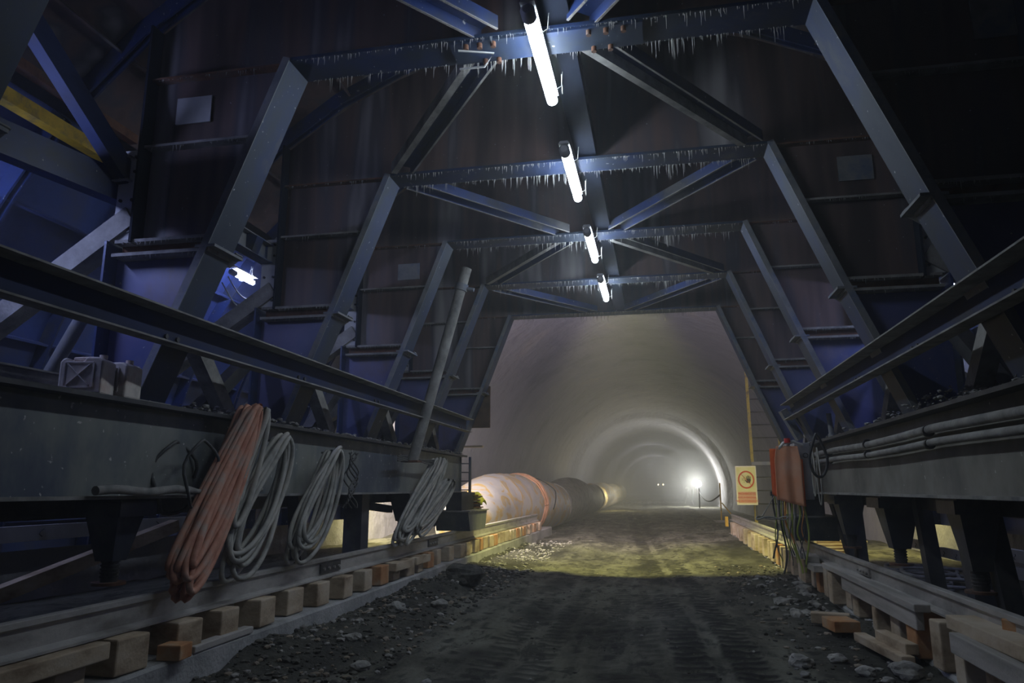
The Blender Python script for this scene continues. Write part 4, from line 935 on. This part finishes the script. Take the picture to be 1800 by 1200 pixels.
# ------------------------------------------------------------------ loose stones
def stones(x0, x1, y0, y1, nn, smin, smax, label, mat='pebble'):
    rubble('gravel', x0, x1, y0, y1, lambda x, y: gh(x, y), nn, smin, smax, M[mat], label, 'gravel')
stones(-3.3, -2.1, 3.2, 12.5, 2400, .008, .04, 'loose gravel heaped along the left kerb')
stones(-3.3, -2.2, 10, 20, 700, .01, .045, 'pale gravel scattered along the far left kerb', 'stone')
stones(.9, 1.95, 3.5, 14, 900, .008, .035, 'loose gravel along the right timber blocks')
stones(1.2, 1.8, 8.6, 11.8, 130, .02, .085, 'pale crumbled concrete lumps on the right mound', 'stone')
stones(-2.2, .9, 3.2, 14, 260, .006, .02, 'scattered grit on the road')
RL = [(1.02, 6.35, .085, 'pale stone on the road near the lower right'), (1.33, 6.55, .07, 'grey stone right of the pale road stone'), (1.72, 6.15, .11, 'rounded boulder by the right timber blocks'), (1.45, 6.2, .07, 'dark stone left of the rounded boulder'), (1.52, 5.9, .045, 'small flat stone before the rounded boulder'), (1.0, 6.05, .04, 'small chip in front of the pale road stone'),
      (-2.55, 9.6, .24, 'dark hump of rock on the left gravel'), (-2.3, 5.6, .07, 'largest stone on the near left gravel'), (-2.65, 6.3, .06, 'tan stone on the near left gravel'), (-2.75, 7.6, .09, 'pale stone beside the left kerb'), (-2.45, 8.2, .08, 'grey stone on the left gravel slope'), (-1.7, 5.4, .035, 'small tan stone left of the wheel tracks')]
for k, (x, y, s_, lab) in enumerate(RL):
    m = MB(); m.rock((x, y, gh(x, y)+s_*.3), (s_*1.1, s_, s_*.62), k+3, 0, 3)
    tag(m.build('rock', M['stone'] if k != 6 else M['pebble'], loc=(x, y, gh(x, y))), lab, 'rock', 'rocks on the road')

# ------------------------------------------------------------------ dusty air
hz = bpy.data.materials.new('dusty air'); hz.use_nodes = True; tt = hz.node_tree; tt.nodes.clear()
o_ = tt.nodes.new('ShaderNodeOutputMaterial'); v_ = tt.nodes.new('ShaderNodeVolumeScatter'); v_.inputs['Density'].default_value = .009; v_.inputs['Anisotropy'].default_value = .2
v_.inputs['Color'].default_value = (.9, .93, .95, 1)
tt.links.new(v_.outputs[0], o_.inputs['Volume'])
m = MB(); m.box(-6.9, 5.4, -2.9, 39.9, .05, 7.2); o = m.build('haze', hz); o['kind'] = 'stuff'; tag(o, 'thin dusty haze around the carriage and near tunnel', 'haze')
hz2 = hz.copy(); hz2.node_tree.nodes['Volume Scatter'].inputs['Density'].default_value = .019
m = MB(); m.box(-6.9, 5.4, 40, 149.5, .05, 7.2); o = m.build('haze', hz2); o['kind'] = 'stuff'; tag(o, 'thicker dusty haze deep in the tunnel around the far lamp', 'haze')
bm = bmesh.new(); bmesh.ops.create_icosphere(bm, subdivisions=3, radius=2.3); hz3 = hz.copy(); hz3.node_tree.nodes['Volume Scatter'].inputs['Density'].default_value = .028
me = bpy.data.meshes.new('haze'); bm.to_mesh(me); bm.free(); me.materials.append(hz3); o = bpy.data.objects.new('haze', me); COL.objects.link(o); o.location = (1.9, 56.6, 2.3)  # denser haze ball added around the far lamp to make its halo
o['kind'] = 'stuff'; tag(o, 'added ball of denser haze giving the bright far lamp its glow', 'haze')
